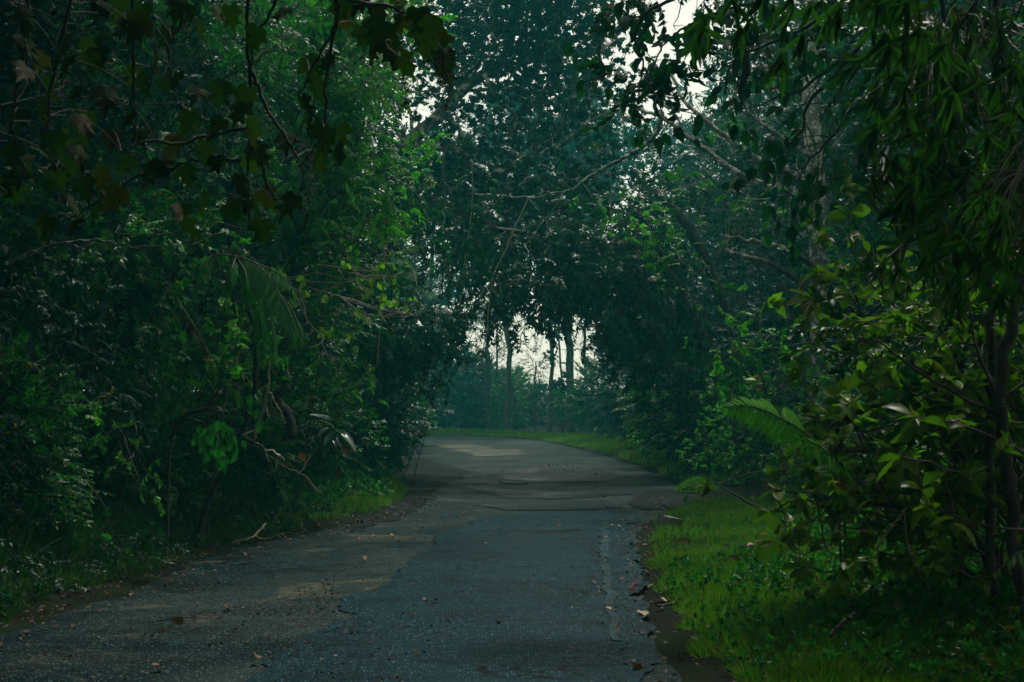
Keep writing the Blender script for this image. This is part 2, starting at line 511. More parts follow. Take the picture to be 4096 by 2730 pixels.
def seg_dist(P, poly):
    a = poly[:-1]; b = poly[1:]; ab = b - a
    best = np.full(len(P), 1e9)
    for i in range(len(a)):
        t = np.clip(((P - a[i]) @ ab[i]) / max(1e-9, ab[i] @ ab[i]), 0, 1)
        best = np.minimum(best, np.hypot(*(P - (a[i] + t[:, None] * ab[i])).T))
    return best


def inside(P, poly):
    x, y = P[:, 0], P[:, 1]; c = np.zeros(len(P), bool); j = len(poly) - 1
    for i in range(len(poly)):
        xi, yi = poly[i]; xj, yj = poly[j]
        if yi != yj:
            c ^= ((yi > y) != (yj > y)) & (x < (xj - xi) * (y - yi) / (yj - yi) + xi)
        j = i
    return c


EL_S = smooth_path(EDGE_L, 90); ER_S = smooth_path(EDGE_R, 90)
ROADPOLY = np.vstack([EL_S, ER_S[::-1]])


def road_info(P):
    """distance to each edge, and whether on the road"""
    P = np.asarray(P, float).reshape(-1, 2)
    return seg_dist(P, EL_S), seg_dist(P, ER_S), inside(P, ROADPOLY)


def ground_z(x, y):
    x = np.atleast_1d(np.asarray(x, float)); y = np.atleast_1d(np.asarray(y, float))
    dl, dr, on = road_info(np.stack([x, y], 1))
    left = dl < dr
    s = lambda t: t * t * (3 - 2 * t)
    rise_l = .10 * s(np.clip(dl / .5, 0, 1)) + .75 * s(np.clip((dl - .3) / 3.0, 0, 1)) + .8 * s(np.clip((dl - 3) / 9.0, 0, 1))
    rise_r = .05 * s(np.clip(dr / .3, 0, 1)) + .22 * s(np.clip((dr - .2) / 3.5, 0, 1)) + .9 * s(np.clip((dr - 5) / 9.0, 0, 1))
    far = np.clip((y - 50) / 15, 0, 1)
    z = np.where(left, rise_l, rise_r * (1 - .5 * far))
    z = z + (vnoise(x, y, 1.3, 1) - .5) * .10 + (vnoise(x, y, .35, 2) - .5) * .04 + (vnoise(x, y, 9, 3) - .5) * .3 * np.clip(np.minimum(dl, dr) / 6, 0, 1)
    return np.where(on, -.045, z * np.clip(np.minimum(dl, dr) / .25, 0.25, 1))


def gz(x, y): return float(ground_z(x, y)[0])


def gmat():
    m, N, L = nodes('forest_soil')
    co = coords(N)
    n1 = noise(N, L, 1.2, 5, .6, co); n2 = noise(N, L, 14, 5, .7, co)
    c = mixc(N, L, ramp(N, L, n1, [(.4, 0.0), (.6, 1.0)]), (.010, .010, .007), (.012, .024, .008))
    c = mixc(N, L, .7, c, ramp(N, L, n2, [(.3, .4), (.7, 1.0)]), 'MULTIPLY')
    b = N.new('ShaderNodeBsdfPrincipled'); L.new(c, b.inputs['Base Color']); b.inputs['Roughness'].default_value = .9; b.inputs['Specular IOR Level'].default_value = .05
    bp = N.new('ShaderNodeBump'); bp.inputs['Strength'].default_value = .8; bp.inputs['Distance'].default_value = .03
    L.new(n2, bp.inputs['Height']); L.new(bp.outputs[0], b.inputs['Normal'])
    o = N.new('ShaderNodeOutputMaterial'); L.new(b.outputs[0], o.inputs[0]); return m


xs = np.concatenate([np.linspace(-150, -40, 12)[:-1], np.linspace(-40, -9, 32)[:-1], np.linspace(-9, 10, 110)[:-1], np.linspace(10, 40, 32)[:-1], np.linspace(40, 150, 12)])
ys = np.concatenate([np.linspace(-60, 4, 24)[:-1], np.linspace(4, 30, 130)[:-1], np.linspace(30, 80, 80)[:-1], np.linspace(80, 190, 18)])
GX, GY = np.meshgrid(xs, ys)
GZ = ground_z(GX.ravel(), GY.ravel())
g = MB(); nx, ny = len(xs), len(ys)
i, j = np.meshgrid(np.arange(nx - 1), np.arange(ny - 1)); i = i.ravel(); j = j.ravel()
g.add(np.stack([GX.ravel(), GY.ravel(), GZ], 1), f4=np.stack([j * nx + i, j * nx + i + 1, (j + 1) * nx + i + 1, (j + 1) * nx + i], 1))
tag(g.build('ground', gmat()), 'dark forest soil under the plants on both sides of the road', kind='structure')


def road_mat(name, base, dark, stone, wet_scale=.5, rough_lo=.35, rough_hi=.75, tan=None, tan_lo=.5, agg=70, bump=.8, spec=.03, cracks=True):
    m, N, L = nodes(name)
    co = coords(N)
    st = N.new('ShaderNodeMapping'); st.inputs['Scale'].default_value = (1, 1, 1); L.new(co, st.inputs[0]); co = st.outputs[0]
    big = noise(N, L, wet_scale, 6, .62, co, .4)
    fine = noise(N, L, agg, 2, .6, co)
    mid = noise(N, L, 9, 5, .65, co)
    vor = N.new('ShaderNodeTexVoronoi'); vor.inputs['Scale'].default_value = agg * 1.1; L.new(co, vor.inputs['Vector'])
    sp = ramp(N, L, vor.outputs['Distance'], [(.05, 1.0), (.35, 0.0)])
    vcol = N.new('ShaderNodeSeparateColor'); L.new(vor.outputs['Color'], vcol.inputs[0])
    mk = N.new('ShaderNodeMath'); mk.operation = 'MULTIPLY'; L.new(sp, mk.inputs[0]); L.new(ramp(N, L, vcol.outputs[0], [(.5, 0.0), (.8, 1.0)]), mk.inputs[1])
    c = mixc(N, L, ramp(N, L, big, [(.38, 0.0), (.62, 1.0)]), dark, base)
    if tan:
        n3 = noise(N, L, .8, 6, .7, co, .8)
        c = mixc(N, L, ramp(N, L, n3, [(tan_lo, 0.0), (tan_lo + .12, .85)]), c, tan)
    c = mixc(N, L, .8, c, ramp(N, L, mid, [(.3, .5), (.7, 1.15)]), 'MULTIPLY')
    c = mixc(N, L, mk.outputs[0], c, stone)
    if cracks:
        dn = N.new('ShaderNodeTexNoise'); dn.inputs['Scale'].default_value = 2.5; dn.inputs['Detail'].default_value = 5; L.new(co, dn.inputs['Vector'])
        ad = N.new('ShaderNodeVectorMath'); ad.operation = 'MULTIPLY_ADD'; ad.inputs[1].default_value = (.9, .9, 0); L.new(dn.outputs['Color'], ad.inputs[0]); L.new(co, ad.inputs[2])
        cv = N.new('ShaderNodeTexVoronoi'); cv.feature = 'DISTANCE_TO_EDGE'; cv.inputs['Scale'].default_value = .75; L.new(ad.outputs[0], cv.inputs['Vector'])
        line = ramp(N, L, cv.outputs['Distance'], [(.006, 1.0), (.02, 0.0)])
        gate = ramp(N, L, noise(N, L, .55, 2, .5, co), [(.5, 0.0), (.56, 1.0)])
        mm = N.new('ShaderNodeMath'); mm.operation = 'MULTIPLY'; L.new(line, mm.inputs[0]); L.new(gate, mm.inputs[1])
        c = mixc(N, L, mm.outputs[0], c, (.004, .005, .005))
        # silt and crumbs gathered in streaks
        mp = N.new('ShaderNodeMapping'); mp.inputs['Scale'].default_value = (1, 2.2, 1); L.new(co, mp.inputs[0])
        s1 = ramp(N, L, noise(N, L, .9, 3, .5, mp.outputs[0]), [(.5, 0.0), (.64, 1.0)]); s2 = ramp(N, L, noise(N, L, 26, 4, .7, mp.outputs[0]), [(.5, 0.0), (.56, 1.0)])
        m2 = N.new('ShaderNodeMath'); m2.operation = 'MULTIPLY'; L.new(s1, m2.inputs[0]); L.new(s2, m2.inputs[1])
        c = mixc(N, L, m2.outputs[0], c, (.006, .007, .006))
    b = N.new('ShaderNodeBsdfPrincipled'); L.new(c, b.inputs['Base Color'])
    L.new(ramp(N, L, big, [(.35, rough_lo), (.65, rough_hi)]), b.inputs['Roughness'])
    b.inputs['Specular IOR Level'].default_value = spec
    add = N.new('ShaderNodeMath'); add.operation = 'ADD'; L.new(fine, add.inputs[0]); L.new(mid, add.inputs[1])
    bp = N.new('ShaderNodeBump'); bp.inputs['Strength'].default_value = bump; bp.inputs['Distance'].default_value = .012
    L.new(add.outputs[0], bp.inputs['Height']); L.new(bp.outputs[0], b.inputs['Normal'])
    o = N.new('ShaderNodeOutputMaterial'); L.new(b.outputs[0], o.inputs[0]); return m


M['road'] = road_mat('old_concrete', (.028, .045, .043), (.007, .020, .024), (.26, .36, .34), tan=(.095, .095, .064), tan_lo=.55, agg=42)
M['asphalt'] = road_mat('asphalt_patch', (.010, .038, .050), (.005, .021, .030), (.15, .34, .38), wet_scale=.35, rough_lo=.42, rough_hi=.62, agg=42)
M['tar'] = road_mat('tar_seam', (.028, .066, .078), (.02, .046, .056), (.07, .12, .14), rough_lo=.4, rough_hi=.5, agg=90, bump=.3)
M['wet'] = road_mat('wet_asphalt', (.006, .01, .013), (.004, .006, .008), (.02, .025, .03), rough_lo=.22, rough_hi=.5, agg=60)  # dark tone for the painted road shadow and the strip before it
M['dry'] = road_mat('dry_silt', (.13, .135, .11), (.06, .07, .06), (.25, .25, .22), rough_lo=.5, rough_hi=.8, agg=40)  # pale colour standing in for damp sheen
M['dirt'] = road_mat('muddy_shoulder', (.02, .026, .024), (.008, .012, .012), (.1, .12, .11), rough_lo=.45, rough_hi=.9, agg=35, bump=1)


def road_z(x, y):
    return (vnoise(x, y, 2.5, 7) - .5) * .05 + (vnoise(x, y, .6, 8) - .5) * .014


road_n = 26
E1 = smooth_path(EDGE_L, 420); E2 = smooth_path(EDGE_R, 420)
E1 = E1 + _rr.normal(0, .012, E1.shape); E2 = E2 + _rr.normal(0, .012, E2.shape)
E1[:, 0] += (vnoise(E1[:, 1], E1[:, 0], .5, 11) - .5) * .22; E2[:, 0] += (vnoise(E2[:, 1], E2[:, 0], .5, 12) - .5) * .16
rd = MB()
V = []
tt = np.linspace(0, 1, road_n)
for a, b in zip(E1, E2):
    q = a + (b - a) * tt[:, None]
    z = road_z(q[:, 0], q[:, 1]); z[0] -= .05; z[-1] -= .05
    V.append(np.column_stack([q, z]))
V = np.concatenate(V)
i, j = np.meshgrid(np.arange(road_n - 1), np.arange(419)); i = i.ravel(); j = j.ravel()
rd.add(V, f4=np.stack([j * road_n + i, j * road_n + i + 1, (j + 1) * road_n + i + 1, (j + 1) * road_n + i], 1))
road = tag(rd.build('road', M['road']), 'old patched grey road winding left at its far end', kind='structure')


def sheet(name, outline, m, lift, label=None, rag=.05, step=.12, parent=None, seed=1):
    """a thin flush patch with a ragged outline that follows the road surface"""
    o = np.array(outline, float)
    # resample outline
    P = []
    for a, b in zip(o, np.roll(o, -1, 0)):
        n = max(2, int(np.linalg.norm(b - a) / step)); P.append(a + (b - a) * np.linspace(0, 1, n, endpoint=False)[:, None])
    P = np.concatenate(P)
    P[:, 0] += (vnoise(P[:, 1] * 1.0, P[:, 0], .4, seed) - .5) * rag * 2 + (vnoise(P[:, 1], P[:, 0], .12, seed + 5) - .5) * rag
    P[:, 1] += (vnoise(P[:, 0], P[:, 1], .5, seed + 2) - .5) * rag * 1.2
    import bmesh
    bm = bmesh.new()
    vs = [bm.verts.new((x, y, 0)) for x, y in P]
    f = bm.faces.new(vs)
    bmesh.ops.triangulate(bm, faces=[f])
    y0, y1 = P[:, 1].min(), P[:, 1].max(); x0, x1 = P[:, 0].min(), P[:, 0].max()
    for y in np.arange(y0 + .3, y1, .35):
        bmesh.ops.bisect_plane(bm, geom=bm.verts[:] + bm.edges[:] + bm.faces[:], plane_co=(0, y, 0), plane_no=(0, 1, 0))
    for x in np.arange(x0 + .3, x1, .35):
        bmesh.ops.bisect_plane(bm, geom=bm.verts[:] + bm.edges[:] + bm.faces[:], plane_co=(x, 0, 0), plane_no=(1, 0, 0))
    co = np.array([v.co[:] for v in bm.verts])
    zz = road_z(co[:, 0], co[:, 1]) + lift
    for v, z in zip(bm.verts, zz): v.co.z = z
    me = bpy.data.meshes.new(name); bm.to_mesh(me); bm.free(); me.materials.append(m)
    ob = link(name, me, parent)
    if label: ob['label'] = label
    if parent is None: ob['kind'] = 'structure'
    return ob


def G(px, py):
    """point of the flat ground that shows at a pixel"""
    a = at(px, py, 10.0); k = CAM_H / (CAM_H - a[2]); return (a[0] * k, a[1] * k)


def outl(pts): return [G(x / 2.298, y / 2.298) for x, y in pts]


sheet('asphalt_patch', outl([(1090, 1188), (1200, 1178), (1450, 1176), (1462, 1300), (1474, 1440), (1510, 1567)]) + [(1.0, 4), (-1.6, 4)] + outl([(560, 1566), (700, 1480), (800, 1420), (770, 1380), (900, 1335), (945, 1300), (1000, 1262), (1010, 1225), (1060, 1215)]), M['asphalt'], .010, 'dark newer asphalt patch on the near road', .09, seed=21)
sheet('dry_patch', outl([(1010, 1022), (1090, 1020), (1150, 1032), (1230, 1040), (1180, 1046), (1100, 1050), (1050, 1040)]), M['dry'], .009, 'pale dry patch of silt shining on the far road', .5, seed=61)  # sheen of the damp far road, painted as a pale sheet
sheet('dry_patch', outl([(1080, 1160), (1180, 1150), (1420, 1158), (1440, 1168), (1300, 1172), (1150, 1170)]), M['road'], .012, 'pale worn strip at the top of the asphalt patch', .12, seed=64)
sheet('tar_seam', outl([(1384, 1192), (1400, 1192), (1400, 1260), (1396, 1300), (1412, 1360), (1420, 1440), (1430, 1480), (1410, 1480), (1398, 1420), (1388, 1350), (1376, 1300), (1384, 1250)]), M['tar'], .018, 'pale wavy sealed seam along the right of the patch', .035, seed=31)
sheet('wet_patch', outl([(1110, 1085), (1240, 1072), (1400, 1085), (1440, 1098), (1330, 1108), (1200, 1104)]), M['wet'], .009, 'black wet hollow across the middle of the road', .2, seed=41)  # shadow lying across the road, painted as a dark sheet
sheet('wet_patch', outl([(1080, 1120), (1300, 1128), (1440, 1138), (1330, 1146), (1160, 1142)]), M['wet'], .009, 'dark broken strip in front of the wet hollow', .2, seed=45)  # plain darker strip laid on the road surface
sheet('muddy_shoulder', outl([(885, 1045), (990, 1055), (1080, 1085), (1010, 1120), (985, 1150), (900, 1195), (800, 1220), (900, 1150), (935, 1110)]), M['dirt'], .008, 'muddy shoulder beside the left grass', .12, seed=51)
sheet('muddy_shoulder', outl([(1440, 1160), (1480, 1130), (1570, 1128), (1700, 1150), (1640, 1165), (1520, 1170), (1480, 1172)]), M['dirt'], .012, 'dark gritty shoulder beside the right verge', .035, seed=55)
# ---------------------------------------------------------------- stock of plants that are copied
def mass(mb, centre, rad, n, kind, shape, L, rng, leaf_k=1.0, lump=.3, inner=.45, twigs=True, cut_z=None, width=1.0, droop=0.0, twig_r=.004):
    """sprays spread through an uneven rounded volume, facing outward"""
    u = unit(rng.normal(0, 1, (n, 3)))
    ph = rng.uniform(0, 6.28, 6)
    wob = 1 + lump * (np.sin(3 * u[:, 0] * 2 + ph[0]) * np.sin(4 * u[:, 1] + ph[1]) + .7 * np.sin(5 * u[:, 2] + ph[2] + 3 * u[:, 0]))
    r = (inner + (1 - inner) * rng.random(n) ** .6) * wob
    p = np.asarray(centre) + u * r[:, None] * np.asarray(rad)
    d = unit(u * np.array([1, 1, .7]) + np.array([0, 0, .25 - droop]))
    if cut_z is not None:
        k = p[:, 2] > cut_z; p, d = p[k], d[k]
    put_sprays(mb, kind, p, d, L, shape, rng, leaf_k, twigs=twigs, width=width, twig_r=twig_r)
    return p


def make_shrub(name, label, cat, seed, kind, shape, lm, rad, n, L, leaf_k=1.0, stems=5, width=1.0, group=None, droop=0.0, bark='twig'):
    rng = np.random.default_rng(seed)
    t = thing(name, label, cat, (0, 0, 0), group)
    st = MB()
    for _ in range(stems):
        a = rng.uniform(0, 6.28); e = np.array([math.cos(a) * rad[0] * .6, math.sin(a) * rad[1] * .6, rad[2] * rng.uniform(.9, 1.6)])
        pts = smooth_path([np.array([math.cos(a) * .08, math.sin(a) * .08, -.15]), e * [.35, .35, .5] + rng.normal(0, .08, 3), e], 8)
        tube(st, pts, np.linspace(.022, .008, 8) * (rad[2] / 1.2), 5)
        tips = []
        for q in (3, 5, 6):
            grow(st, pts[q], unit(e + rng.normal(0, 1, 3)), rad[0] * .7, .009, 1, rng, tips, kids=(2, 3))
    st.build('stem', M[bark], t)
    fo = MB()
    mass(fo, (0, 0, rad[2] * .95), rad, n, kind, shape, L, rng, leaf_k, width=width, cut_z=-.05, droop=droop)
    fo.build('foliage', [M[lm], M['twig']], t)
    return t


def make_tree(name, label, cat, seed, kind, shape, lm, height, spread_r, n, L, leaf_k=1.0, width=1.0, trunk_r=.12, low=.25, bark='bark', group=None, lean=(0, 0), droop=0.0, blobs=9, fill=.5):
    rng = np.random.default_rng(seed)
    t = thing(name, label, cat, (0, 0, 0), group)
    st = MB(); tips = []
    top = np.array([lean[0], lean[1], height * .8])
    pts = smooth_path([[0, 0, -.3], top * [.15, .15, .35] + [rng.normal(0, .1), rng.normal(0, .1), 0], top * [.5, .5, .7], top], 14)
    tube(st, pts, trunk_r * np.linspace(1.15, .3, 14), 9, rng=rng, lump=.07)
    for i in range(5, 14):
        for _ in range(2):
            a = rng.uniform(0, 6.28)
            grow(st, pts[i], [math.cos(a), math.sin(a), rng.uniform(.0, .7)], spread_r * rng.uniform(.7, 1.05) * (1 - .04 * (i - 5)), trunk_r * .33, 2, rng, tips, bend=.16, kids=(3, 4), tipn=3)
    st.build('trunk', M[bark], t)
    fo = MB()
    P = np.array([a for a, b in tips]); D = np.array([b for a, b in tips])
    put_sprays(fo, kind, P, D + [0, 0, -droop], L, shape, rng, leaf_k, width=width)
    # leafy boughs that fill the crown
    m = int(n * fill / blobs)
    for b in range(blobs):
        a = rng.uniform(0, 6.28); h = rng.uniform(low, .95)
        rr = spread_r * (1.0 - abs(h - .55) * .9)
        c = np.array([math.cos(a) * rr * .6, math.sin(a) * rr * .6, height * h]) + top * [h, h, 0]
        s = rng.uniform(.4, .62) * spread_r
        mass(fo, c, (s, s, s * rng.uniform(.5, .8)), m, kind, shape, L, rng, leaf_k, lump=.35, width=width, droop=droop)
    fo.build('crown', [M[lm], M['twig']], t)
    return t


rng0 = np.random.default_rng(77)
STOCK = {}
def stock(key, t):
    STOCK[key] = t; t['used'] = 0; return t


_placed = {}


LOOK = {'tree_k': 'very dark tree in deep shade', 'sh_k': 'very dark shrub in deep shade', 'tree_a': 'dark tree with drooping small leaves', 'tree_b': 'fresh green tree with spreading sprays', 'tree_c': 'blue-green broad-leaved tree', 'tall': 'tall open blue-green tree', 'tall2': 'tall dark drooping tree',
        'sh_a': 'light green spreading shrub', 'sh_b': 'dark drooping shrub', 'sh_d': 'broad-leaved blue-green shrub', 'sh_p': 'feathery green shrub', 'sh_c': 'bright shrub', 'bam': 'weeping bamboo'}
ORD = ['nearest', 'second nearest', 'third nearest', 'fourth nearest', 'fifth nearest', 'sixth nearest', 'seventh nearest', 'eighth nearest', 'ninth nearest', 'tenth nearest', 'eleventh nearest', 'twelfth nearest']
PLACED = []


def relabel(group, where):
    """by its look first, then how near it stands among those that look alike"""
    its = sorted([(y, k, o) for g, y, k, o in PLACED if g == group], key=lambda q: q[0])
    seen = {}
    n = {}
    for y, k, o in its: n[k] = n.get(k, 0) + 1
    for y, k, o in its:
        i = seen.get(k, 0); seen[k] = i + 1
        o['label'] = LOOK[k] + ' ' + where + ('' if n[k] == 1 else ', ' + (ORD[i] if i < len(ORD) else 'one of the farthest') + ' of its kind')


def put(key, x, y, s=1.0, rz=None, label=None, group=None, z=None, tilt=(0, 0), name=None):
    o = put_(key, x, y, s, rz, label, group, z, tilt); PLACED.append((group, y, key, o)); return o


def put_(key, x, y, s=1.0, rz=None, label=None, group=None, z=None, tilt=(0, 0)):
    src = STOCK[key]
    if rz is None: rz = rng0.uniform(0, 6.28)
    zz = gz(x, y) if z is None else z
    if key not in _placed:
        _placed[key] = 1
        src.location = (float(x), float(y), zz); src.rotation_euler = (tilt[0], tilt[1], rz)
        src.scale = (s, s, s) if not hasattr(s, '__len__') else s
        if label: src['label'] = label
        if group: src['group'] = group
        return src
    return copy_thing(src, (x, y, zz), rz, s, label, group, tilt)


for k, (lm, kind, shape, seed) in {'a': ('leaf_dark', 'drooping', LEAF_MID, 1), 'b': ('leaf_mid', 'alternate', LEAF_MID, 2), 'c': ('leaf_teal', 'alternate', LEAF_LO_W, 3)}.items():
    stock('tree_' + k, make_tree('leafy_tree', 'dense leafy tree', 'tree', seed, kind, shape, lm, 8.5, 2.5, 2600, .34, .85, low=.12, droop=.25))
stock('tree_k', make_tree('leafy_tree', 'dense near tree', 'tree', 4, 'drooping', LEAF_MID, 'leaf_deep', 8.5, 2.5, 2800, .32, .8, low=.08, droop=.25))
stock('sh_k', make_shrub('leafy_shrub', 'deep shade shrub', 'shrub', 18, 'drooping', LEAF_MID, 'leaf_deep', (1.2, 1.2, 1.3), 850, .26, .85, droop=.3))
stock('tall', make_tree('tall_tree', 'tall forest tree', 'tree', 9, 'alternate', LEAF_LO_W, 'leaf_teal', 16, 4.2, 2600, .6, .95, trunk_r=.2, low=.3, blobs=14))
stock('tall2', make_tree('tall_tree', 'tall forest tree', 'tree', 10, 'drooping', LEAF_LO_W, 'leaf_dark', 15, 4.0, 2400, .6, .95, trunk_r=.18, low=.2, blobs=14))
stock('sh_a', make_shrub('leafy_shrub', 'leafy shrub', 'shrub', 11, 'alternate', LEAF_MID, 'leaf_mid', (1.1, 1.1, 1.0), 800, .26, .9))
stock('sh_b', make_shrub('leafy_shrub', 'dark shrub', 'shrub', 12, 'drooping', LEAF_MID, 'leaf_dark', (1.2, 1.2, 1.3), 850, .28, .9, droop=.3))
stock('sh_c', make_shrub('leafy_shrub', 'bright shrub', 'shrub', 13, 'whorl', LEAF_MID, 'leaf_bright', (1.0, 1.0, .9), 620, .24, .8))
stock('sh_d', make_shrub('leafy_shrub', 'teal shrub', 'shrub', 14, 'alternate', LEAF_LO_W, 'leaf_teal', (1.3, 1.3, 1.3), 900, .3, .9))
stock('sh_p', make_shrub('feathery_shrub', 'feathery shrub', 'shrub', 15, 'pinnate', LEAF_LO, 'leaf_mid', (1.2, 1.2, 1.1), 520, .42, .9))
stock('bam', make_shrub('weeping_bamboo', 'weeping bamboo', 'bamboo', 16, 'bamboo', LEAF_LO, 'leaf_bamboo', (1.1, 1.1, 1.5), 420, .3, .95, width=.45, droop=.8, stems=9))

# ---------------------------------------------------------------- the left wall of foliage (follows the road edge)
def edge_at(E, y):
    k = np.argmin(np.abs(E[:150 if E is EL_S else 150][:, 1] - y)); return E[k, 0]


GL = 'leafy trees crowding the left side of the road'
left_trees = [
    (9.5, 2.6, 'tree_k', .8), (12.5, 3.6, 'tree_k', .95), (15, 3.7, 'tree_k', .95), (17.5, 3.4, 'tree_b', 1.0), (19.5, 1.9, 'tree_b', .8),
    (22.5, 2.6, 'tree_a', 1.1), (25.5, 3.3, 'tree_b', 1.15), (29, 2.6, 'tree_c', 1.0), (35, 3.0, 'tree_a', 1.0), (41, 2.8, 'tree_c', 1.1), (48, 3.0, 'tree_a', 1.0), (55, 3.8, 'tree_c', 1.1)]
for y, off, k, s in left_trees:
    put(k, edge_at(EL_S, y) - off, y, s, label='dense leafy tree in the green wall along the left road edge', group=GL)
GB = 'forest trees behind the left wall'
for x, y, k, s in [(-9, 14, 'tree_b', 1.2), (-9.5, 20, 'tree_c', 1.3), (-9, 27, 'tree_a', 1.4), (-10, 34, 'tall', .8), (-8.5, 44, 'tall2', .8), (-12, 52, 'tall', .9), (-15, 40, 'tall2', 1), (-7.5, 9, 'tree_c', 1.2), (-13, 26, 'tall', .9), (-16, 33, 'tall', 1.0), (-7.5, 12, 'tree_k', 1.1), (-6.3, 14.5, 'tree_k', 1.1), (-8.6, 12.5, 'tree_k', 1.3), (-14, 30, 'sh_d', 3.2), (-18, 38, 'sh_d', 3.6), (-21, 46, 'sh_b', 3.8), (-12, 24.5, 'sh_b', 3.0), (-24, 56, 'sh_d', 4), (-10.5, 38, 'sh_b', 3.0), (-13, 46, 'sh_d', 3.2), (-10, 29, 'sh_b', 3.0), (-7.8, 17, 'tree_b', 1.2), (-7.2, 22.5, 'tree_c', 1.1), (-11.5, 18, 'tree_a', 1.4), (-6.5, 31, 'tree_b', 1.1)]:
    put(k, x, y, s, label='tall dim tree standing in the forest behind the left hedge of trees', group=GB)
GS = 'low shrubs at the foot of the left wall'
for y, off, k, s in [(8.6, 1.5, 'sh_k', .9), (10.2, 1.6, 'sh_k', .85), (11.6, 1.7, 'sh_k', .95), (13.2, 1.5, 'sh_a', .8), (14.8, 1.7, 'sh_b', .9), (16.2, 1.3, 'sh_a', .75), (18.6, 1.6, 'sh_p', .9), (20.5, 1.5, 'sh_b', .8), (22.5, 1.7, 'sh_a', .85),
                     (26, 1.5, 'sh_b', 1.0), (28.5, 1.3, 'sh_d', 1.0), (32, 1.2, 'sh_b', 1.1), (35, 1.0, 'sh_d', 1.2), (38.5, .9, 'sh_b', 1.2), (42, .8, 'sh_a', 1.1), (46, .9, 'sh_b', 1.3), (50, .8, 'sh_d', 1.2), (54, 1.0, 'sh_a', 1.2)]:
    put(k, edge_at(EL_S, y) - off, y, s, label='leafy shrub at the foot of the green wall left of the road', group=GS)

# ---------------------------------------------------------------- the right side
GR = 'understorey shrubs on the right behind the mown verge'
for x, y, k, s in [(4.4, 30, 'sh_p', 1.1), (5.6, 27.5, 'sh_a', 1.1), (4.3, 26, 'sh_c', .9), (5.1, 22.3, 'sh_c', .8), (4.7, 31.5, 'sh_c', 1.1), (4.3, 35.8, 'sh_c', 1.0), (6.0, 25.3, 'sh_c', 1.2), (4.7, 34, 'sh_d', 1.2), (4.6, 38, 'sh_p', 1.2), (5.8, 33, 'sh_a', 1.3), (5.2, 43, 'sh_d', 1.5), (5.6, 48, 'sh_b', 1.6), (5.2, 24.5, 'sh_b', .9), (6.6, 23.5, 'sh_d', 1.1), (7.3, 29, 'sh_d', 1.6),
                     (4.9, 20.3, 'sh_a', .85), (5.9, 20.5, 'sh_b', 1.0), (6.3, 17, 'sh_d', 1.2), (4.9, 17.6, 'sh_p', .8), (5.6, 14, 'sh_b', 1.1), (6.2, 36, 'sh_p', 1.5), (7.6, 20, 'sh_d', 1.4), (5.0, 55, 'sh_d', 1.6), (3.9, 60, 'sh_p', 1.3)]:
    put(k, x, y, s, label='leafy understorey shrub in the dark thicket right of the road', group=GR)
GRT = 'forest trees filling the right side'
for x, y, k, s in [(7.2, 33, 'tree_c', 1.2), (9.0, 27, 'tree_b', 1.3), (8, 40, 'tree_a', 1.3), (7.5, 47, 'tree_c', 1.3), (10.5, 35, 'tall', .9), (11, 45, 'tall2', 1), (9, 18, 'tree_a', 1.2), (7.4, 13, 'tree_b', 1.0), (8, 56, 'tall', .8), (12, 24, 'tall2', .9), (15, 33, 'tall', 1), (14, 52, 'tall', 1), (9.5, 22, 'tree_c', 1.3)]:
    put(k, x, y, s, label='dim forest tree filling the background on the right side', group=GRT)

# ---------------------------------------------------------------- beyond the bend
GF = 'undergrowth shrubs beyond the far bend'
for i, x in enumerate(np.arange(-12, 8, 1.1)):
    put(['sh_b', 'sh_d', 'sh_a', 'sh_p'][i % 4], x + rng0.normal(0, .3), 86 + rng0.uniform(-3, 3), rng0.uniform(.8, 1.5) if x < 1 else rng0.uniform(.5, .8), label='hazy shrub in the low thicket beyond the far bend', group=GF)
for i, x in enumerate(np.arange(-13, 9, 1.2)):
    put(['sh_d', 'sh_b', 'sh_p', 'sh_a'][i % 4], x + rng0.normal(0, .4), 76 + rng0.uniform(-2, 3) - max(0, x) * 1.3, (rng0.uniform(.8, 1.2) if x < .5 else rng0.uniform(.55, .8)) if -3 < x < 7 else rng0.uniform(1.5, 2.1), label='hazy shrub in the low thicket beyond the far bend', group=GF)
GFT = 'misty trees beyond the bend'
for x, y, k, s in [(-6.5, 79, 'tree_c', 1.1), (-9.5, 82, 'tall2', .8), (-4.2, 83, 'tree_a', 1.1), (-13, 78, 'tree_b', 1.3), (-17, 84, 'tall', 1.1), (7.8, 70, 'tree_c', 1.2), (9.5, 64, 'tree_a', 1.2), (12, 75, 'tall', 1.1), (-22, 70, 'tall2', 1.2), (-12, 66, 'tree_a', 1.0), (17, 66, 'tall2', 1.1)]:
    put(k, x, y, s, label='misty forest tree in the haze beyond the bend', group=GFT)
for x, y, s, lab in [(5.6, 64, 1.5, 'weeping bamboo hanging fine leaves right of the bright opening'), (6.6, 58, 1.7, 'hazy bamboo clump just right of the bright opening, in front of the other')]:
    put('bam', x, y, s, label=lab)

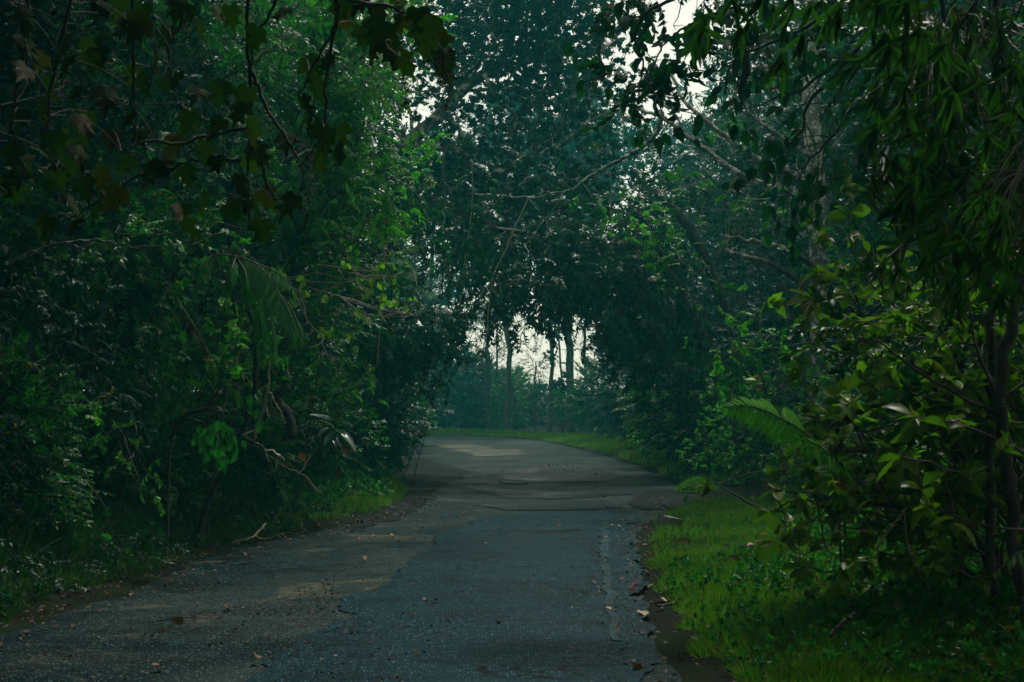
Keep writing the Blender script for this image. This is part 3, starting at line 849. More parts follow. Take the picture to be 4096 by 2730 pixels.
# ---------------------------------------------------------------- trees added round the viewpoint, mostly unseen, to shade the near road
GO = 'trees whose crowns close over the near road'
for x, y, k, s in [(-6.5, 3, 'tall2', .8), (5.5, 1, 'tall', .8), (-6, -6, 'tall', .9), (6.5, -8, 'tall2', .9), (0.5, -14, 'tall', 1.0), (-4, -20, 'tall2', 1.1), (-2.5, -1, 'tall', .95), (-4.9, 6.2, 'tree_k', .95), (-5.2, 3.5, 'tree_a', 1.1), (-4.6, .5, 'tree_c', 1.1), (4.4, 2.2, 'tree_b', 1.1), (4.9, -1, 'tree_a', 1.1), (1.0, -1.5, 'tall', 1.3), (-2.0, -4.5, 'tall', 1.3), (-6.8, 7.5, 'tree_k', 1.4), (-3.6, .3, 'tall', 1.5), (3.8, -.2, 'tall', 1.5), (-7.5, 3.2, 'tall', 1.5), (7.5, 3, 'tall', 1.45), (0, -7, 'tall', 1.5), (3.5, -4, 'tall2', .95), (7.6, 5, 'tall', .8), (-6.3, 10.5, 'tree_k', 1.45), (-6.2, 13.6, 'tree_k', 1.5), (6.6, 9.3, 'tree_k', 1.35)]:
    put(k, x, y, s, label='tall tree whose crown closes over the near end of the road', group=GO)
relabel(GL, 'in the left wall')
relabel(GS, 'at the left roadside')
relabel(GR, 'in the right thicket')
relabel(GB, 'behind the left wall')
relabel(GRT, 'far back on the right')
relabel(GFT, 'in the mist')
relabel(GF, 'in the haze past the bend')
# ---------------------------------------------------------------- canopy over the road
def px_path(pts, scale, ox, oy, d0, d1=None):
    """pixel path of a zoomed crop -> points in the world, distance running d0..d1"""
    d = np.linspace(d0, d0 if d1 is None else d1, len(pts))
    return np.array([at(ox + scale * x, oy + scale * y, dd) for (x, y), dd in zip(pts, d)])


S1, S3 = .15945, .15942
c1 = lambda pts, a, b=None: px_path(pts, S1, 0, 0, a, b)
c2 = lambda pts, a, b=None: px_path(pts, S1, 325, 0, a, b)
c3 = lambda pts, a, b=None: px_path(pts, S3, 650, 0, a, b)
c4 = lambda pts, a, b=None: px_path(pts, S1, 0, 225, a, b)
c5 = lambda pts, a, b=None: px_path(pts, S1, 325, 225, a, b)
c6 = lambda pts, a, b=None: px_path(pts, S3, 650, 225, a, b)
c7 = lambda pts, a, b=None: px_path(pts, .2125, 0, 432.5, a, b)
c8 = lambda pts, a, b=None: px_path(pts, .2227, 500, 432.5, a, b)


def pix(p):
    v = np.asarray(p) - [0, 0, CAM_H]; w = v @ FWD
    return 512 + F_PX * v[0] / w, 341 - F_PX * (v @ UP) / w


def limb(mb, pts, r0, r1, rng, n=None, sides=8, wob=.03, tips=None, kids=0, kid_len=1.0, kid_depth=1, mat=0, spread=.9, hang=0.0, up=.03):
    P = smooth_path(pts, n or max(8, 5 * len(pts)))
    P = P + rng.normal(0, wob * .4, P.shape)
    rad = np.linspace(r0, r1, len(P)) * (1 + rng.uniform(-.12, .12, len(P)))
    tube(mb, P, rad, sides, mat, rng=rng, lump=.12)
    for _ in range(kids):
        i = rng.integers(1, len(P) - 1)
        ax = unit(P[i + 1] - P[i]); s = rng.normal(0, 1, 3); s = unit(s - ax * (ax @ s))
        grow(mb, P[i], unit(ax * .6 + s * spread + [0, 0, -hang]), kid_len * rng.uniform(.6, 1.2), max(.006, rad[i] * .35), kid_depth, rng, tips if tips is not None else [], bend=.2, kids=(2, 4), up=up - hang * .1, sides=(5, 5, 4, 3, 3), mat=mat)
    return P


# -- the big leaning tree whose crown stands against the sky
rng = np.random.default_rng(101)
base = at(305, 420, 31); base[2] = gz(base[0], base[1]) - .1
lt = thing('leaning_tree', 'mossy tree leaning right over the road with its dense crown against the sky', 'tree', base)
mb = MB(); tips = []
trunk = np.vstack([base, at(322, 320, 31), c2([(60, 1420), (200, 1250), (330, 1060), (470, 930), (690, 750), (900, 530), (1100, 400), (1180, 180), (1210, -40), (1260, -300)], 31, 34)])
limb(mb, trunk, .22, .07, rng, n=46, sides=10, tips=tips, kids=22, kid_len=1.9, kid_depth=2)
for pts, r, k, d in [([(470, 930), (650, 910), (860, 960), (960, 1080), (1110, 1075), (1250, 1020), (1400, 930), (1500, 895), (1640, 770), (1850, 690)], .1, 16, 31),
                     ([(330, 1060), (560, 1110), (760, 1180), (950, 1230), (1130, 1225), (1330, 1215), (1480, 1150)], .12, 18, 31.5),
                     ([(200, 1250), (470, 1270), (700, 1300), (980, 1330), (1150, 1380)], .1, 14, 30.5),
                     ([(1160, 220), (1000, 165), (860, 130), (700, 110), (580, 90), (430, 30), (300, -60)], .09, 9, 33),
                     ([(1170, 200), (1320, 130), (1500, 85), (1690, 25), (1800, -60)], .08, 12, 33),
                     ([(1000, 470), (1080, 620), (1200, 740), (1140, 900), (1060, 1040)], .06, 9, 32),
                     ([(1100, 400), (1280, 390), (1400, 300), (1560, 260)], .06, 12, 33),
                     ([(760, 690), (860, 840), (900, 980), (1000, 1200), (1040, 1500), (1010, 1700)], .05, 10, 31),
                     ([(1010, 1330), (1240, 1330), (1420, 1420), (1560, 1500), (1700, 1540)], .05, 14, 30.5),
                     ([(900, 530), (980, 350), (880, 380), (760, 390)], .04, 9, 33)]:
    limb(mb, c2(pts, d, d + rng.uniform(-1, 2)), r, r * .35, rng, tips=tips, kids=k, kid_len=1.3, kid_depth=1, hang=.1)
mb.build('trunk', M['bark_moss'], lt, base)
P = np.array([a for a, b in tips]); D = np.array([b for a, b in tips])
fo = MB()
put_sprays(fo, 'whorl', P, D, .38, LEAF_LO_W, rng, .62)
# dense part of the crown against the sky, and the leafy boughs over the road
for (x, y, rx, rz_, d, n, inner) in [(1280, 110, 2.2, 2.0, 33, 900, .05), (1350, -60, 2.4, 1.2, 33, 500, .05), (1450, 420, 1.2, 1.2, 33.5, 260, .1), (950, 120, 1.6, 1.4, 33, 220, .1), (1500, 300, 1.5, 1.6, 33.5, 210, .1), (1180, 330, 1.6, 1.3, 33, 130, .1), (1330, 600, 1.6, .9, 32.5, 110, .1),
                                     (1500, 560, 1.5, 1.2, 34, 120, .1), (900, 1250, 2.6, .8, 31, 300, .1), (1300, 1330, 2.0, .8, 30.5, 230, .1), (620, 1350, 1.8, .8, 31, 200, .1),
                                     (800, 60, 1.6, .9, 33.5, 90, .1), (600, 1010, 1.5, .7, 31, 90, .1), (1650, 1150, 1.8, 1.0, 32, 170, .1), (1000, 850, 1.8, 1.0, 32.5, 130, .1), (520, 560, 1.6, 1.6, 33, 170, .1), (560, 250, 1.4, 1.3, 33.5, 170, .1), (800, 330, 1.5, 1.2, 33, 130, .1), (700, 480, 1.4, .9, 33, 100, .1), (1500, 900, 1.7, .9, 32.5, 140, .1)]:
    mass(fo, c2([(x, y)], d)[0], (rx, 1.5, rz_), n, 'whorl', LEAF_LO_W, .4, rng, .62, lump=.4, inner=inner)
fo.build('crown', [M['leaf_teal'], M['twig']], lt, base)

# -- second canopy tree, hung with large dark leaves, low over the far road
rng = np.random.default_rng(102)
base = np.array([5.0, 30.5, 0]); base[2] = gz(*base[:2]) - .1
ct = thing('canopy_tree', 'dark spreading tree whose low boughs hang large leaves over the far road', 'tree', base)
mb = MB(); tips = []
limb(mb, [base, base + [-.1, .2, 2.2], at(700, 245, 30.2), at(655, 190, 30)], .17, .08, rng, sides=9, tips=tips, kids=8, kid_len=1.8, kid_depth=2)
LP = limb(mb, c5([(2250, 250), (1900, 130), (1500, 130), (1300, 60), (1050, 20)], 30, 26.5), .1, .04, rng, tips=tips, kids=22, kid_len=1.5, kid_depth=1, hang=.5)
limb(mb, c5([(2250, 250), (2000, 330), (1750, 340), (1560, 430), (1350, 460), (1150, 440)], 30, 26.5), .08, .03, rng, tips=tips, kids=26, kid_len=1.3, kid_depth=1, hang=.5)
limb(mb, c5([(1300, 60), (1360, 150), (1450, 270), (1500, 400), (1560, 430)], 27.5), .025, .012, rng, tips=tips, kids=4, kid_len=.7, kid_depth=1)
mb.build('trunk', M['bark'], ct, base)
tips = [q for q in tips if not (460 < pix(q[0])[0] < 605 and pix(q[0])[1] > 300)]
P = np.array([a for a, b in tips]); D = np.array([b for a, b in tips])
fo = MB()
put_sprays(fo, 'drooping', P, D, .5, LEAF_OVATE, rng, .75, width=1.1)
for (x, y, rx, rz_, d, n) in [(1150, 470, 1.0, .6, 27, 50), (1000, 400, .7, .5, 26.6, 30), (1250, 600, .8, .3, 27, 24), (1650, 400, 1.5, .6, 28.5, 130), (1900, 420, 1.8, 1.3, 30, 260), (1300, 330, 1.2, .4, 27.5, 60), (2100, 650, 1.6, 1.2, 31, 220),
                              (1500, 120, 2.2, .9, 28.5, 260), (1150, 150, 1.6, .6, 27.5, 110), (1950, 130, 1.8, 1.2, 30, 260)]:
    mass(fo, c5([(x, y)], d)[0], (rx, 1.1, rz_), n, 'drooping', LEAF_MID, .45, rng, .8, lump=.4, inner=.1, width=1.15, droop=.3)
fo.build('crown', [M['leaf_dark'], M['twig']], ct, base)

# -- lichened tree on the right with bare reaching limbs
rng = np.random.default_rng(103)
base = at(828, 455, 24); base[2] = gz(base[0], base[1]) - .1
rt = thing('lichened_tree', 'tree on the right with pale lichened trunk and bare limbs reaching up to the left', 'tree', base)
mb = MB()
trunk = np.vstack([base, at(822, 380, 24), at(819, 300, 24), at(818, 215, 24), at(812, 120, 24.2), at(815, 20, 24.5), at(806, -90, 25)])
limb(mb, trunk, .18, .13, rng, n=40, sides=12)
tips = []
limb(mb, c3([(985, 1300), (900, 1205), (760, 1180), (600, 1110), (450, 1020), (340, 930), (230, 860), (90, 740), (-60, 690), (-200, 640)], 24, 25), .07, .025, rng, tips=tips, kids=6, kid_len=.8, spread=.7)
limb(mb, c3([(1010, 1180), (930, 1110), (700, 1010), (560, 920), (400, 800), (240, 660), (170, 560), (120, 420)], 24, 24.6), .065, .025, rng, tips=tips, kids=6, kid_len=.8, spread=.7)
limb(mb, c3([(1020, 1000), (930, 930), (740, 800), (640, 730), (570, 620), (520, 500)], 24, 23.6), .045, .018, rng, tips=tips, kids=4, kid_len=.6)
limb(mb, c3([(240, 870), (180, 760), (60, 560), (20, 420)], 24.6, 25), .02, .01, rng, tips=tips, kids=4, kid_len=.5)
limb(mb, c2([(1560, 1190), (1700, 1080), (1850, 1000), (1960, 940), (2050, 870), (2100, 790), (2110, 700)], 27, 25), .03, .045, rng, tips=tips, kids=3, kid_len=.5)
limb(mb, c2([(900, 1215), (1100, 1225), (1300, 1235), (1560, 1190)], 28, 27), .014, .022, rng, tips=tips, kids=5, kid_len=.6)
mb.build('trunk', M['bark_lichen'], rt, base)
for pts, dd in (([(930, 180), (780, 130), (600, 90), (480, 70)], 23.6), ([(735, 235), (600, 190), (490, 160), (470, 60)], 23.4)):
    mb = MB(); limb(mb, [trunk[3] + [0, 0, -.9]] * 0 + list(c6(pts, dd)), .045, .022, rng, sides=8, kids=2, kid_len=.3, tips=[])
    ss = mb.build('dead_branch', M['bark_lichen'], rt, base)
mb = MB(); limb(mb, [trunk[2], *c6([(1010, 260), (930, 182)], 23.7)], .05, .045, rng)
limb(mb, [trunk[2] + [0, 0, -.1], *c6([(900, 330), (735, 236)], 23.5)], .05, .035, rng)
mb.build('branch_root', M['bark'], rt, base)
fo = MB()
P = np.array([a for a, b in tips if rng.random() < .5]); D = unit(rng.normal(0, 1, P.shape))
put_sprays(fo, 'alternate', P, D, .3, LEAF_ROUND, rng, .7)
mass(fo, at(800, -60, 25), (2.6, 2, 1.4), 380, 'alternate', LEAF_MID, .4, rng, .8, inner=.1)
mass(fo, at(870, 120, 25.5), (1.5, 1.5, 2.2), 420, 'alternate', LEAF_MID, .4, rng, .8, inner=.1)
fo.build('crown', [M['leaf_dark'], M['twig']], rt, base)

# -- climbing plant with round leaves round the lichened trunk and through the thicket
def climber(name, label, cat, lm, spots, base, d, kind='alternate', shape=LEAF_ROUND, L=.26, leaf_k=1.0, seed=1, n_each=7, r=.22):
    rng = np.random.default_rng(seed)
    base = np.array(base, float); base[2] = gz(base[0], base[1]) - .05
    t = thing(name, label, cat, base); st = MB(); fo = MB()
    prev = base
    for q in spots:
        p = at(q[0], q[1], d + rng.uniform(-.4, .4))
        limb(st, [prev, (prev + p) / 2 + rng.normal(0, .1, 3), p], .008, .005, rng, n=8, sides=4)
        prev = p if rng.random() < .6 else base + (p - base) * .6
        put_sprays(fo, kind, p + rng.normal(0, r, (n_each, 3)), rng.normal(0, 1, (n_each, 3)) + [0, -.6, 0], L, shape, rng, leaf_k)
    st.build('stem', M['twig'], t, base); fo.build('foliage', [M[lm], M['twig']], t, base)
    return t


climber('climbing_plant', 'round-leaved yellow-green climber around the lichened trunk', 'climber', 'leaf_bright', [(825, 240), (808, 235), (790, 225), (700, 175), (712, 190), (690, 182), (735, 212), (750, 205), (770, 215), (835, 200)], (4.9, 23.6, 0), 23.3, seed=201, n_each=5, L=.2)
climber('climbing_plant', 'bright round-leaved climber over the canopy edge right of centre', 'climber', 'leaf_bright', [(603, 208), (618, 214), (632, 222), (645, 216), (660, 214), (668, 228), (655, 240), (625, 205), (640, 232), (662, 250)], (4.2, 27.8, 0), 27.6, seed=202, n_each=4, L=.24)
climber('climbing_plant', 'sunlit round-leaved creeper left of the large-leaved shrub', 'climber', 'leaf_bright', [(728, 330), (745, 325), (760, 320), (775, 325), (770, 335), (738, 340), (805, 345), (820, 345), (840, 342), (852, 340), (758, 350), (722, 345)], (3.9, 19.2, 0), 18.8, seed=203, n_each=4, L=.17)
climber('climbing_plant', 'small green climber trailing over the low thicket by the fern', 'climber', 'leaf_mid', [(700, 300), (690, 275), (705, 262), (660, 262), (672, 272), (750, 392), (728, 395), (735, 385), (715, 405)], (3.6, 21.5, 0), 20.5, seed=204, n_each=5, L=.2)

for lab, sp, d_, lm_, seed_, kd, sh_, L_, ne in [
    ('curtain of fresh green vine leaves hanging left of the tree fern', [(170, 200), (165, 240), (175, 270), (160, 300), (180, 330), (172, 360)], 15.5, 'leaf_mid', 211, 'drooping', LEAF_OVATE, .24, 6),
    ('bright leafy vine hanging right behind the tree fern', [(255, 300), (262, 330), (250, 350), (240, 375), (268, 360), (245, 330)], 16.4, 'leaf_bright', 212, 'whorl', LEAF_MID, .2, 9),
    ('small round-leaved creeper climbing below the tree fern', [(215, 335), (222, 355), (230, 345), (212, 370), (232, 375), (220, 390)], 15.8, 'leaf_bright', 213, 'alternate', LEAF_ROUND, .16, 8),
    ('vine of light leaves spilling down at the inner edge of the left wall', [(330, 235), (345, 245), (352, 262), (325, 255), (360, 240), (318, 245), (372, 215)], 18.2, 'leaf_bright', 214, 'drooping', LEAF_OVATE, .2, 6),
    ('green creeper over the left wall under the lobed vine', [(120, 225), (150, 235), (205, 215), (190, 245), (225, 232), (100, 250)], 14.5, 'leaf_mid', 215, 'alternate', LEAF_OVATE, .22, 8),
    ('leafy vine over the bank between the sapling and the left border', [(120, 440), (135, 455), (128, 470), (118, 425), (140, 480), (122, 500)], 12.8, 'leaf_bright', 216, 'drooping', LEAF_OVATE, .16, 3),
    ('tangle of small fresh leaves around the dead stems', [(240, 395), (250, 410), (262, 400), (275, 420), (285, 400), (258, 385)], 16.6, 'leaf_mid', 217, 'alternate', LEAF_MID, .2, 8),
    ('leafy vine on the left wall edge above the silvery plant', [(320, 380), (335, 390), (345, 375), (355, 392), (328, 365), (362, 380)], 19.2, 'leaf_bright', 218, 'drooping', LEAF_OVATE, .22, 5)]:
    climber('hanging_vine', lab, 'vine', lm_, sp, (at(sp[0][0], 400, d_)[0] - .5, d_ + .4, 0), d_, kd, sh_, L_, 1.0, seed_, ne, .2)

# -- trunks at the far opening
GTR = 'dark trunks standing in the bright opening'
for k, (x0, x1, x2, yt, r, d, lab, moss) in enumerate([
        (571, 569, 567, 200, .21, 68, 'thickest straight trunk in the bright opening, flaring at its foot', 1),
        (587, 585, 588, 190, .09, 70, 'thin trunk in the bright opening just right of the thickest one', 0),
        (550, 552, 549, 220, .12, 66, 'ragged trunk hung with epiphytes left of the thickest trunk', 2),
        (562, 560, 557, 220, .06, 71, 'slender trunk between the ragged trunk and the thickest trunk', 0),
        (508, 509, 502, 200, .15, 70, 'hazy trunk standing at the left edge of the bright opening', 1),
        (488, 487, 492, 210, .11, 72, 'dim trunk left of the bright opening, first of the hazy row', 0),
        (432, 434, 430, 220, .14, 74, 'dark trunk at the far left end of the bend', 0)]):
    rng = np.random.default_rng(300 + k)
    base = at(x0, 432, d); base[2] = gz(base[0], base[1]) - .1
    t = thing('bare_trunk_tree', lab, 'tree', base, GTR)
    mb = MB(); tips = []
    P = smooth_path([base, base + [.0, 0, .5], at(x1, 350, d), at(x2, 290, d), at(x2 + 4, yt, d), at(x2 + 8, yt - 90, d)], 26)
    P = P + rng.normal(0, .03, P.shape)
    rad = r * np.linspace(1, .6, 26); rad[:3] *= [1.9, 1.4, 1.15]
    tube(mb, P, rad, 9, rng=rng, lump=.15)
    for i in range(7, 25, 1):
        grow(mb, P[i], [rng.uniform(-1, 1), rng.uniform(-1, 1), .3], 1.8 if i > 14 else .5, r * .25, 2 if i > 14 else 1, rng, tips, bend=.25)
    mb.build('trunk', M['bark'], t, base)
    fo = MB()
    T = [(a, b) for a, b in tips if a[2] > at(512, 318, d)[2] or moss == 2]
    if T:
        put_sprays(fo, 'alternate' if moss != 2 else 'tuft', np.array([a for a, b in T]), np.array([b for a, b in T]), .7 if moss != 2 else .45, LEAF_LO_W, rng, .9)
        mass(fo, P[22], (2.4, 2, 1.7), 200, 'alternate', LEAF_LO_W, .8, rng, .8, inner=.1)
        fo.build('crown', [M['leaf_teal'], M['twig']], t, base)

# fine hazy trees seen through the left part of the opening
for k, (x, y, w, h, d, n, lab) in enumerate([(512, 385, 1.3, 1.8, 72, 90, 'thin feathery tree half filling the bright opening on its left'), (488, 340, 1.4, 3, 74, 130, 'feathery tree left of the opening with sky between its twigs'),
                                             (497, 290, 2.4, 2.4, 76, 180, 'loose tree top with sky showing through above the opening'), (536, 362, 1.0, 1.6, 70, 80, 'sparse young tree standing in the middle of the bright opening'), (562, 398, 1.5, .8, 69, 90, 'low leafy tree at the foot of the ragged trunk'), (600, 395, 1.5, .9, 66, 110, 'low leafy tree right of the thin trunk in the opening'), (610, 330, .9, 3.0, 74, 160, 'fine-leaved tree closing the bright opening on its right')]):
    rng = np.random.default_rng(330 + k)
    c = at(x, y, d); base = np.array([c[0], c[1], gz(c[0], c[1]) - .1])
    t = thing('feathery_tree', lab, 'tree', base); mb = MB(); tips = []
    limb(mb, [base, (base + c) / 2 + rng.normal(0, .1, 3), c], .07, .03, rng, tips=tips, kids=14, kid_len=1.4)
    mb.build('trunk', M['bark'], t, base)
    fo = MB(); mass(fo, c, (w, 1, h), n, 'bamboo' if k == 6 else 'alternate', LEAF_LO, .6, rng, .55, lump=.5, inner=.05)
    fo.build('crown', [M['leaf_teal'], M['twig']], t, base)

# -- hanging lianas
def liana(pts, r, lab, m, seed, leafy=0, lm='leaf_mid', knob=False):
    rng = np.random.default_rng(seed); pts = np.asarray(pts)
    base = pts[0]
    t = thing('liana', lab, 'liana', base, 'lianas hanging over the road')
    mb = MB(); P = smooth_path(pts, 26); P = P + rng.normal(0, r * .8, P.shape)
    tube(mb, P, r * rng.uniform(.7, 1.3, 26), 5)
    mb.build('stem', M[m], t, base)
    if leafy:
        fo = MB(); i = rng.integers(6, 26, leafy)
        put_sprays(fo, 'drooping', P[i], rng.normal(0, 1, (leafy, 3)), .22, LEAF_OVATE, rng, 1.0); fo.build('foliage', [M[lm], M['twig']], t, base)


liana(np.vstack([c2([(1280, 1240), (1200, 1400), (1130, 1560)], 25.5, 25), c5([(1185, 20), (1150, 130), (1070, 280), (1040, 400), (1025, 560), (1010, 700), (985, 850), (975, 900)], 25)]), .010, 'pale long liana slanting down over the road left of the opening', 'twig_pale', 401)
liana(np.vstack([c2([(920, 1000), (925, 1200), (905, 1450)], 26)[:3], c5([(900, 60), (870, 280), (855, 480), (830, 570), (800, 720)], 26)]), .012, 'thin liana with young leaves hanging left of the pale long one', 'twig_pale', 402, 7)
liana(np.vstack([c2([(740, 950), (745, 1300), (735, 1560)], 27), c5([(740, 180), (735, 300), (730, 470)], 27)]), .018, 'short mossy liana hanging over the left half of the bend', 'bark_moss', 403)
liana(np.vstack([c5([(560, -40), (590, 60), (585, 130), (620, 190)], 27)]), .025, 'dark crooked hanging stem below the mossy boughs', 'bark', 404)
liana(np.vstack([c5([(830, 60), (815, 230), (760, 420), (735, 465)], 27.5)]), .02, 'dark liana between the mossy and the leafy one', 'bark', 405)
liana(np.vstack([c5([(375, -80), (368, 300), (355, 560), (340, 700), (325, 900)], 20.5)]), .01, 'pale string-like liana in front of the dark leaves left of the bend', 'twig_pale', 406, 5)
liana(c2([(1500, 1200), (1440, 1300), (1330, 1440), (1240, 1560)], 25.5), .007, 'fine bare liana slanting beside the canopy climber', 'twig_pale', 407)
liana(c2([(1790, 1050), (1792, 1300), (1788, 1480)], 26), .006, 'fine straight liana above the right of the opening', 'twig_pale', 408)
liana(c6([(500, -60), (490, 60), (485, 150), (478, 170)], 22.5), .006, 'thin liana dropping to the dead branch stubs', 'twig_pale', 409)

# -- the dark overhanging bough of drooping leaves left of the bend, and bright leaves under it
rng = np.random.default_rng(120)
base = np.array([-4.4, 25.5, 0]); base[2] = gz(*base[:2]) - .1
t = thing('overhanging_tree', 'dark tree with glossy drooping leaves reaching over the left edge of the bend', 'tree', base)
mb = MB(); tips = []
limb(mb, [base, base + [.1, 0, 2.2], at(330, 300, 25.5), *c5([(300, 530), (480, 560), (650, 590), (770, 650)], 25.5, 26)], .1, .03, rng, tips=tips, kids=12, kid_len=1.0, hang=.3)
mb.build('trunk', M['bark'], t, base)
fo = MB()
P = np.array([a for a, b in tips]); D = np.array([b for a, b in tips]); put_sprays(fo, 'drooping', P, D, .35, LEAF_MID, rng, .8)
for (x, y, rx, rz_, n) in [(560, 650, .95, .5, 95), (330, 620, .9, .6, 110), (660, 720, .6, .4, 45), (420, 780, .8, .5, 80), (180, 740, .9, .9, 110)]:
    mass(fo, c5([(x, y)], 25.7)[0], (rx, .7, rz_), n, 'drooping', LEAF_MID, .36, rng, .85, inner=.1, droop=.4)
fo.build('crown', [M['leaf_dark'], M['twig']], t, base)
climber('weeping_climber', 'yellow-green leaves weeping below the dark overhanging tree', 'climber', 'leaf_bright', [(430, 357), (436, 352), (452, 358), (460, 350), (434, 375), (448, 345), (455, 338), (466, 342)], (-2.2, 28, 0), 28, 'bamboo', LEAF_LANCE, .34, .7, 205, 3, .12)
climber('hanging_climber', 'fresh green leafy climber hanging in the middle of the tunnel', 'climber', 'leaf_mid', [(458, 318), (462, 308), (470, 315), (463, 330), (480, 308), (468, 300)], (-1.9, 27, 0), 26.5, 'drooping', LEAF_OVATE, .24, 1, 206, 3, .08)

# -- left wall's edge (small hanging leaves), sunlight put into the leaf colour
rng = np.random.default_rng(121)
base = np.array([-3.2, 19.6, 0]); base[2] = gz(*base[:2]) - .1
t = thing('sunlit_tree', 'leafy tree with fresh green hanging leaves at the inner edge of the left wall', 'tree', base)
mb = MB(); tips = []
TP = limb(mb, [base, base + [.05, 0, 2], at(300, 200, 19.6), at(330, 90, 19.6), at(345, -40, 19.8)], .1, .04, rng, n=22, sides=8)
for k in range(8, 22):
    for _ in range(2):
        grow(mb, TP[k], [rng.uniform(.2, 1), rng.uniform(-.8, .4), rng.uniform(-.3, .5)], rng.uniform(.7, 1.2), .02, 2, rng, tips, bend=.2, kids=(2, 3))
mb.build('trunk', M['bark'], t, base)
fo = MB()
P = np.array([a for a, b in tips]); D = np.array([b for a, b in tips]); put_sprays(fo, 'drooping', P, D, .26, LEAF_MID, rng, .95)
for (x, y, rx, rz_, n) in [(2000, 250, .45, .9, 170), (2150, 650, .4, .8, 150), (2120, 1000, .4, .5, 110), (2050, 1350, .5, .5, 140), (2400, 1330, .35, .18, 40), (2150, 60, .6, .5, 110), (1800, 1250, .5, .5, 90), (2450, 600, .25, .35, 26), (2350, 200, .4, .5, 60)]:
    mass(fo, c1([(x, y)], 19.4)[0], (rx, .5, rz_), n, 'drooping', LEAF_MID, .27, rng, .95, inner=.05, droop=.5, twig_r=.003)
fo.build('crown', [M['leaf_bright'], M['twig']], t, base)

# -- spindly pale twigs with lime leaves reaching over the left verge
rng = np.random.default_rng(122)
base = np.array([-3.6, 17.6, 0]); base[2] = gz(*base[:2]) - .1
t = thing('spindly_tree', 'spindly tree with pale bare twigs and a few lime leaves over the left verge', 'tree', base)
mb = MB()
hub = at(268, 282, 17.4)
limb(mb, [base, base + [0, 0, 1.3], hub], .03, .016, rng, n=12, sides=6)
lt_paths = [[(1860, 340), (1990, 360), (2120, 362), (2260, 350), (2420, 330), (2520, 320)], [(1900, 380), (2100, 440), (2250, 500), (2400, 505), (2540, 480)], [(2195, 300), (2320, 320), (2560, 300), (2700, 250)],
            [(1850, 400), (1900, 480), (1925, 590), (1980, 660), (2025, 700), (2000, 750), (1920, 770)], [(2120, 440), (2260, 540), (2420, 575), (2600, 560)], [(1880, 320), (2000, 300), (2200, 340), (2380, 240), (2480, 160)], [(1980, 250), (2120, 265), (2300, 290), (2430, 330)]]
ends = []
for q in lt_paths:
    pp = np.vstack([hub, c4(q, 17.4, 16.6)]) if q[0][0] < 1900 else c4(q, 17.3, 16.6)
    P = limb(mb, pp, .009, .003, rng, sides=5, wob=.012, kids=4, kid_len=.35, tips=ends, spread=.6)
    ends.append((P[-1], unit(P[-1] - P[-3])))
mb.build('twigs', M['twig_pale'], t, base)
spots = c4([(1740, 280), (1790, 300), (1880, 330), (1895, 390), (1760, 380), (1770, 400), (1730, 390), (1800, 480), (1820, 500), (1850, 460), (2040, 670), (2070, 675), (2020, 660), (2030, 430), (2360, 250), (2330, 300), (2390, 380), (2400, 430), (2440, 470), (2470, 480), (2390, 500), (2570, 460), (2580, 500), (2450, 340), (2430, 220), (2200, 640), (2170, 680), (2240, 550), (2270, 560), (1900, 410)], 17.0)
lim = MB(); leaves(lim, LEAF_ROUND, [(0, 0, 0)], np.array([[0, .25, -1.0]]), np.array([[.2, -1, .3]]), 1.0, tint=np.array([.4]))
lim2 = MB(); leaves(lim2, LEAF_ROUND, [(0, 0, 0)], np.array([[.4, .1, -1.0]]), np.array([[-.5, -1, .3]]), 1.0, tint=np.array([.8]))
lm_me = [lim.mesh('leaf', [M['leaf_lime']]), lim2.mesh('leaf', [M['leaf_lime']])]


def part_leaf(parent, origin, p, mes, size, rng, rot=None, name='leaf'):
    o = link(name, mes[rng.integers(len(mes))], parent, np.asarray(p) - np.asarray(origin))
    s = size * rng.uniform(.75, 1.2)
    o.scale = (s * rng.uniform(.85, 1.1), s, s)
    o.rotation_euler = rot if rot is not None else (rng.normal(0, .35), rng.normal(0, .35), rng.uniform(0, 6.28))
    return o


for p in spots:
    for _ in range(2 if rng.random() < .6 else 3):
        part_leaf(t, base, p + rng.normal(0, .035, 3), lm_me, .1, rng)
for a, b in ends[:24]:
    part_leaf(t, base, a, lm_me, .075, rng)
# ---------------------------------------------------------------- plants whose single leaves can be told apart
def leaf_variants(shape, m, rng, n=5, width=1.0, tints=None, name='leaf', warp=.06):
    """a few meshes shared by all the leaves of a plant; base at the origin, +Y out, +Z up"""
    out = []
    for k in range(n):
        v, f3, f4 = shape
        b = rng.uniform(-.25, .35); tw = rng.uniform(-.5, .5)
        v = v.copy(); v[:, 0] *= width * rng.uniform(.85, 1.1)
        v[:, 2] += -b * v[:, 1] ** 2 * .6 + tw * v[:, 0] * v[:, 1] + rng.normal(0, warp * .25, len(v)) * (v[:, 1] > .05)
        tb = (tints[k % len(tints)] if tints else rng.random()); mb = MB(); mb.add(v, f3, f4, 0, np.where(np.abs(v[:, 0]) < .004, min(.9, tb + .22) if tb < .9 else tb, tb))
        out.append(mb.mesh(name, [m]))
    return out


def orient(o, Y, Z):
    Y = unit(Y); Z = np.asarray(Z, float); Z = unit(Z - Y * (Z @ Y)); X = np.cross(Y, Z)
    o.rotation_mode = 'QUATERNION'
    o.rotation_quaternion = Matrix((X, Y, Z)).transposed().to_quaternion()


def leaf_at(parent, origin, p, Y, Z, size, mes, rng, name='leaf', w=None):
    o = link(name, mes[rng.integers(len(mes))], parent, np.asarray(p) - np.asarray(origin))
    o.scale = (size * (w or 1), size, size); orient(o, Y, Z)
    return o


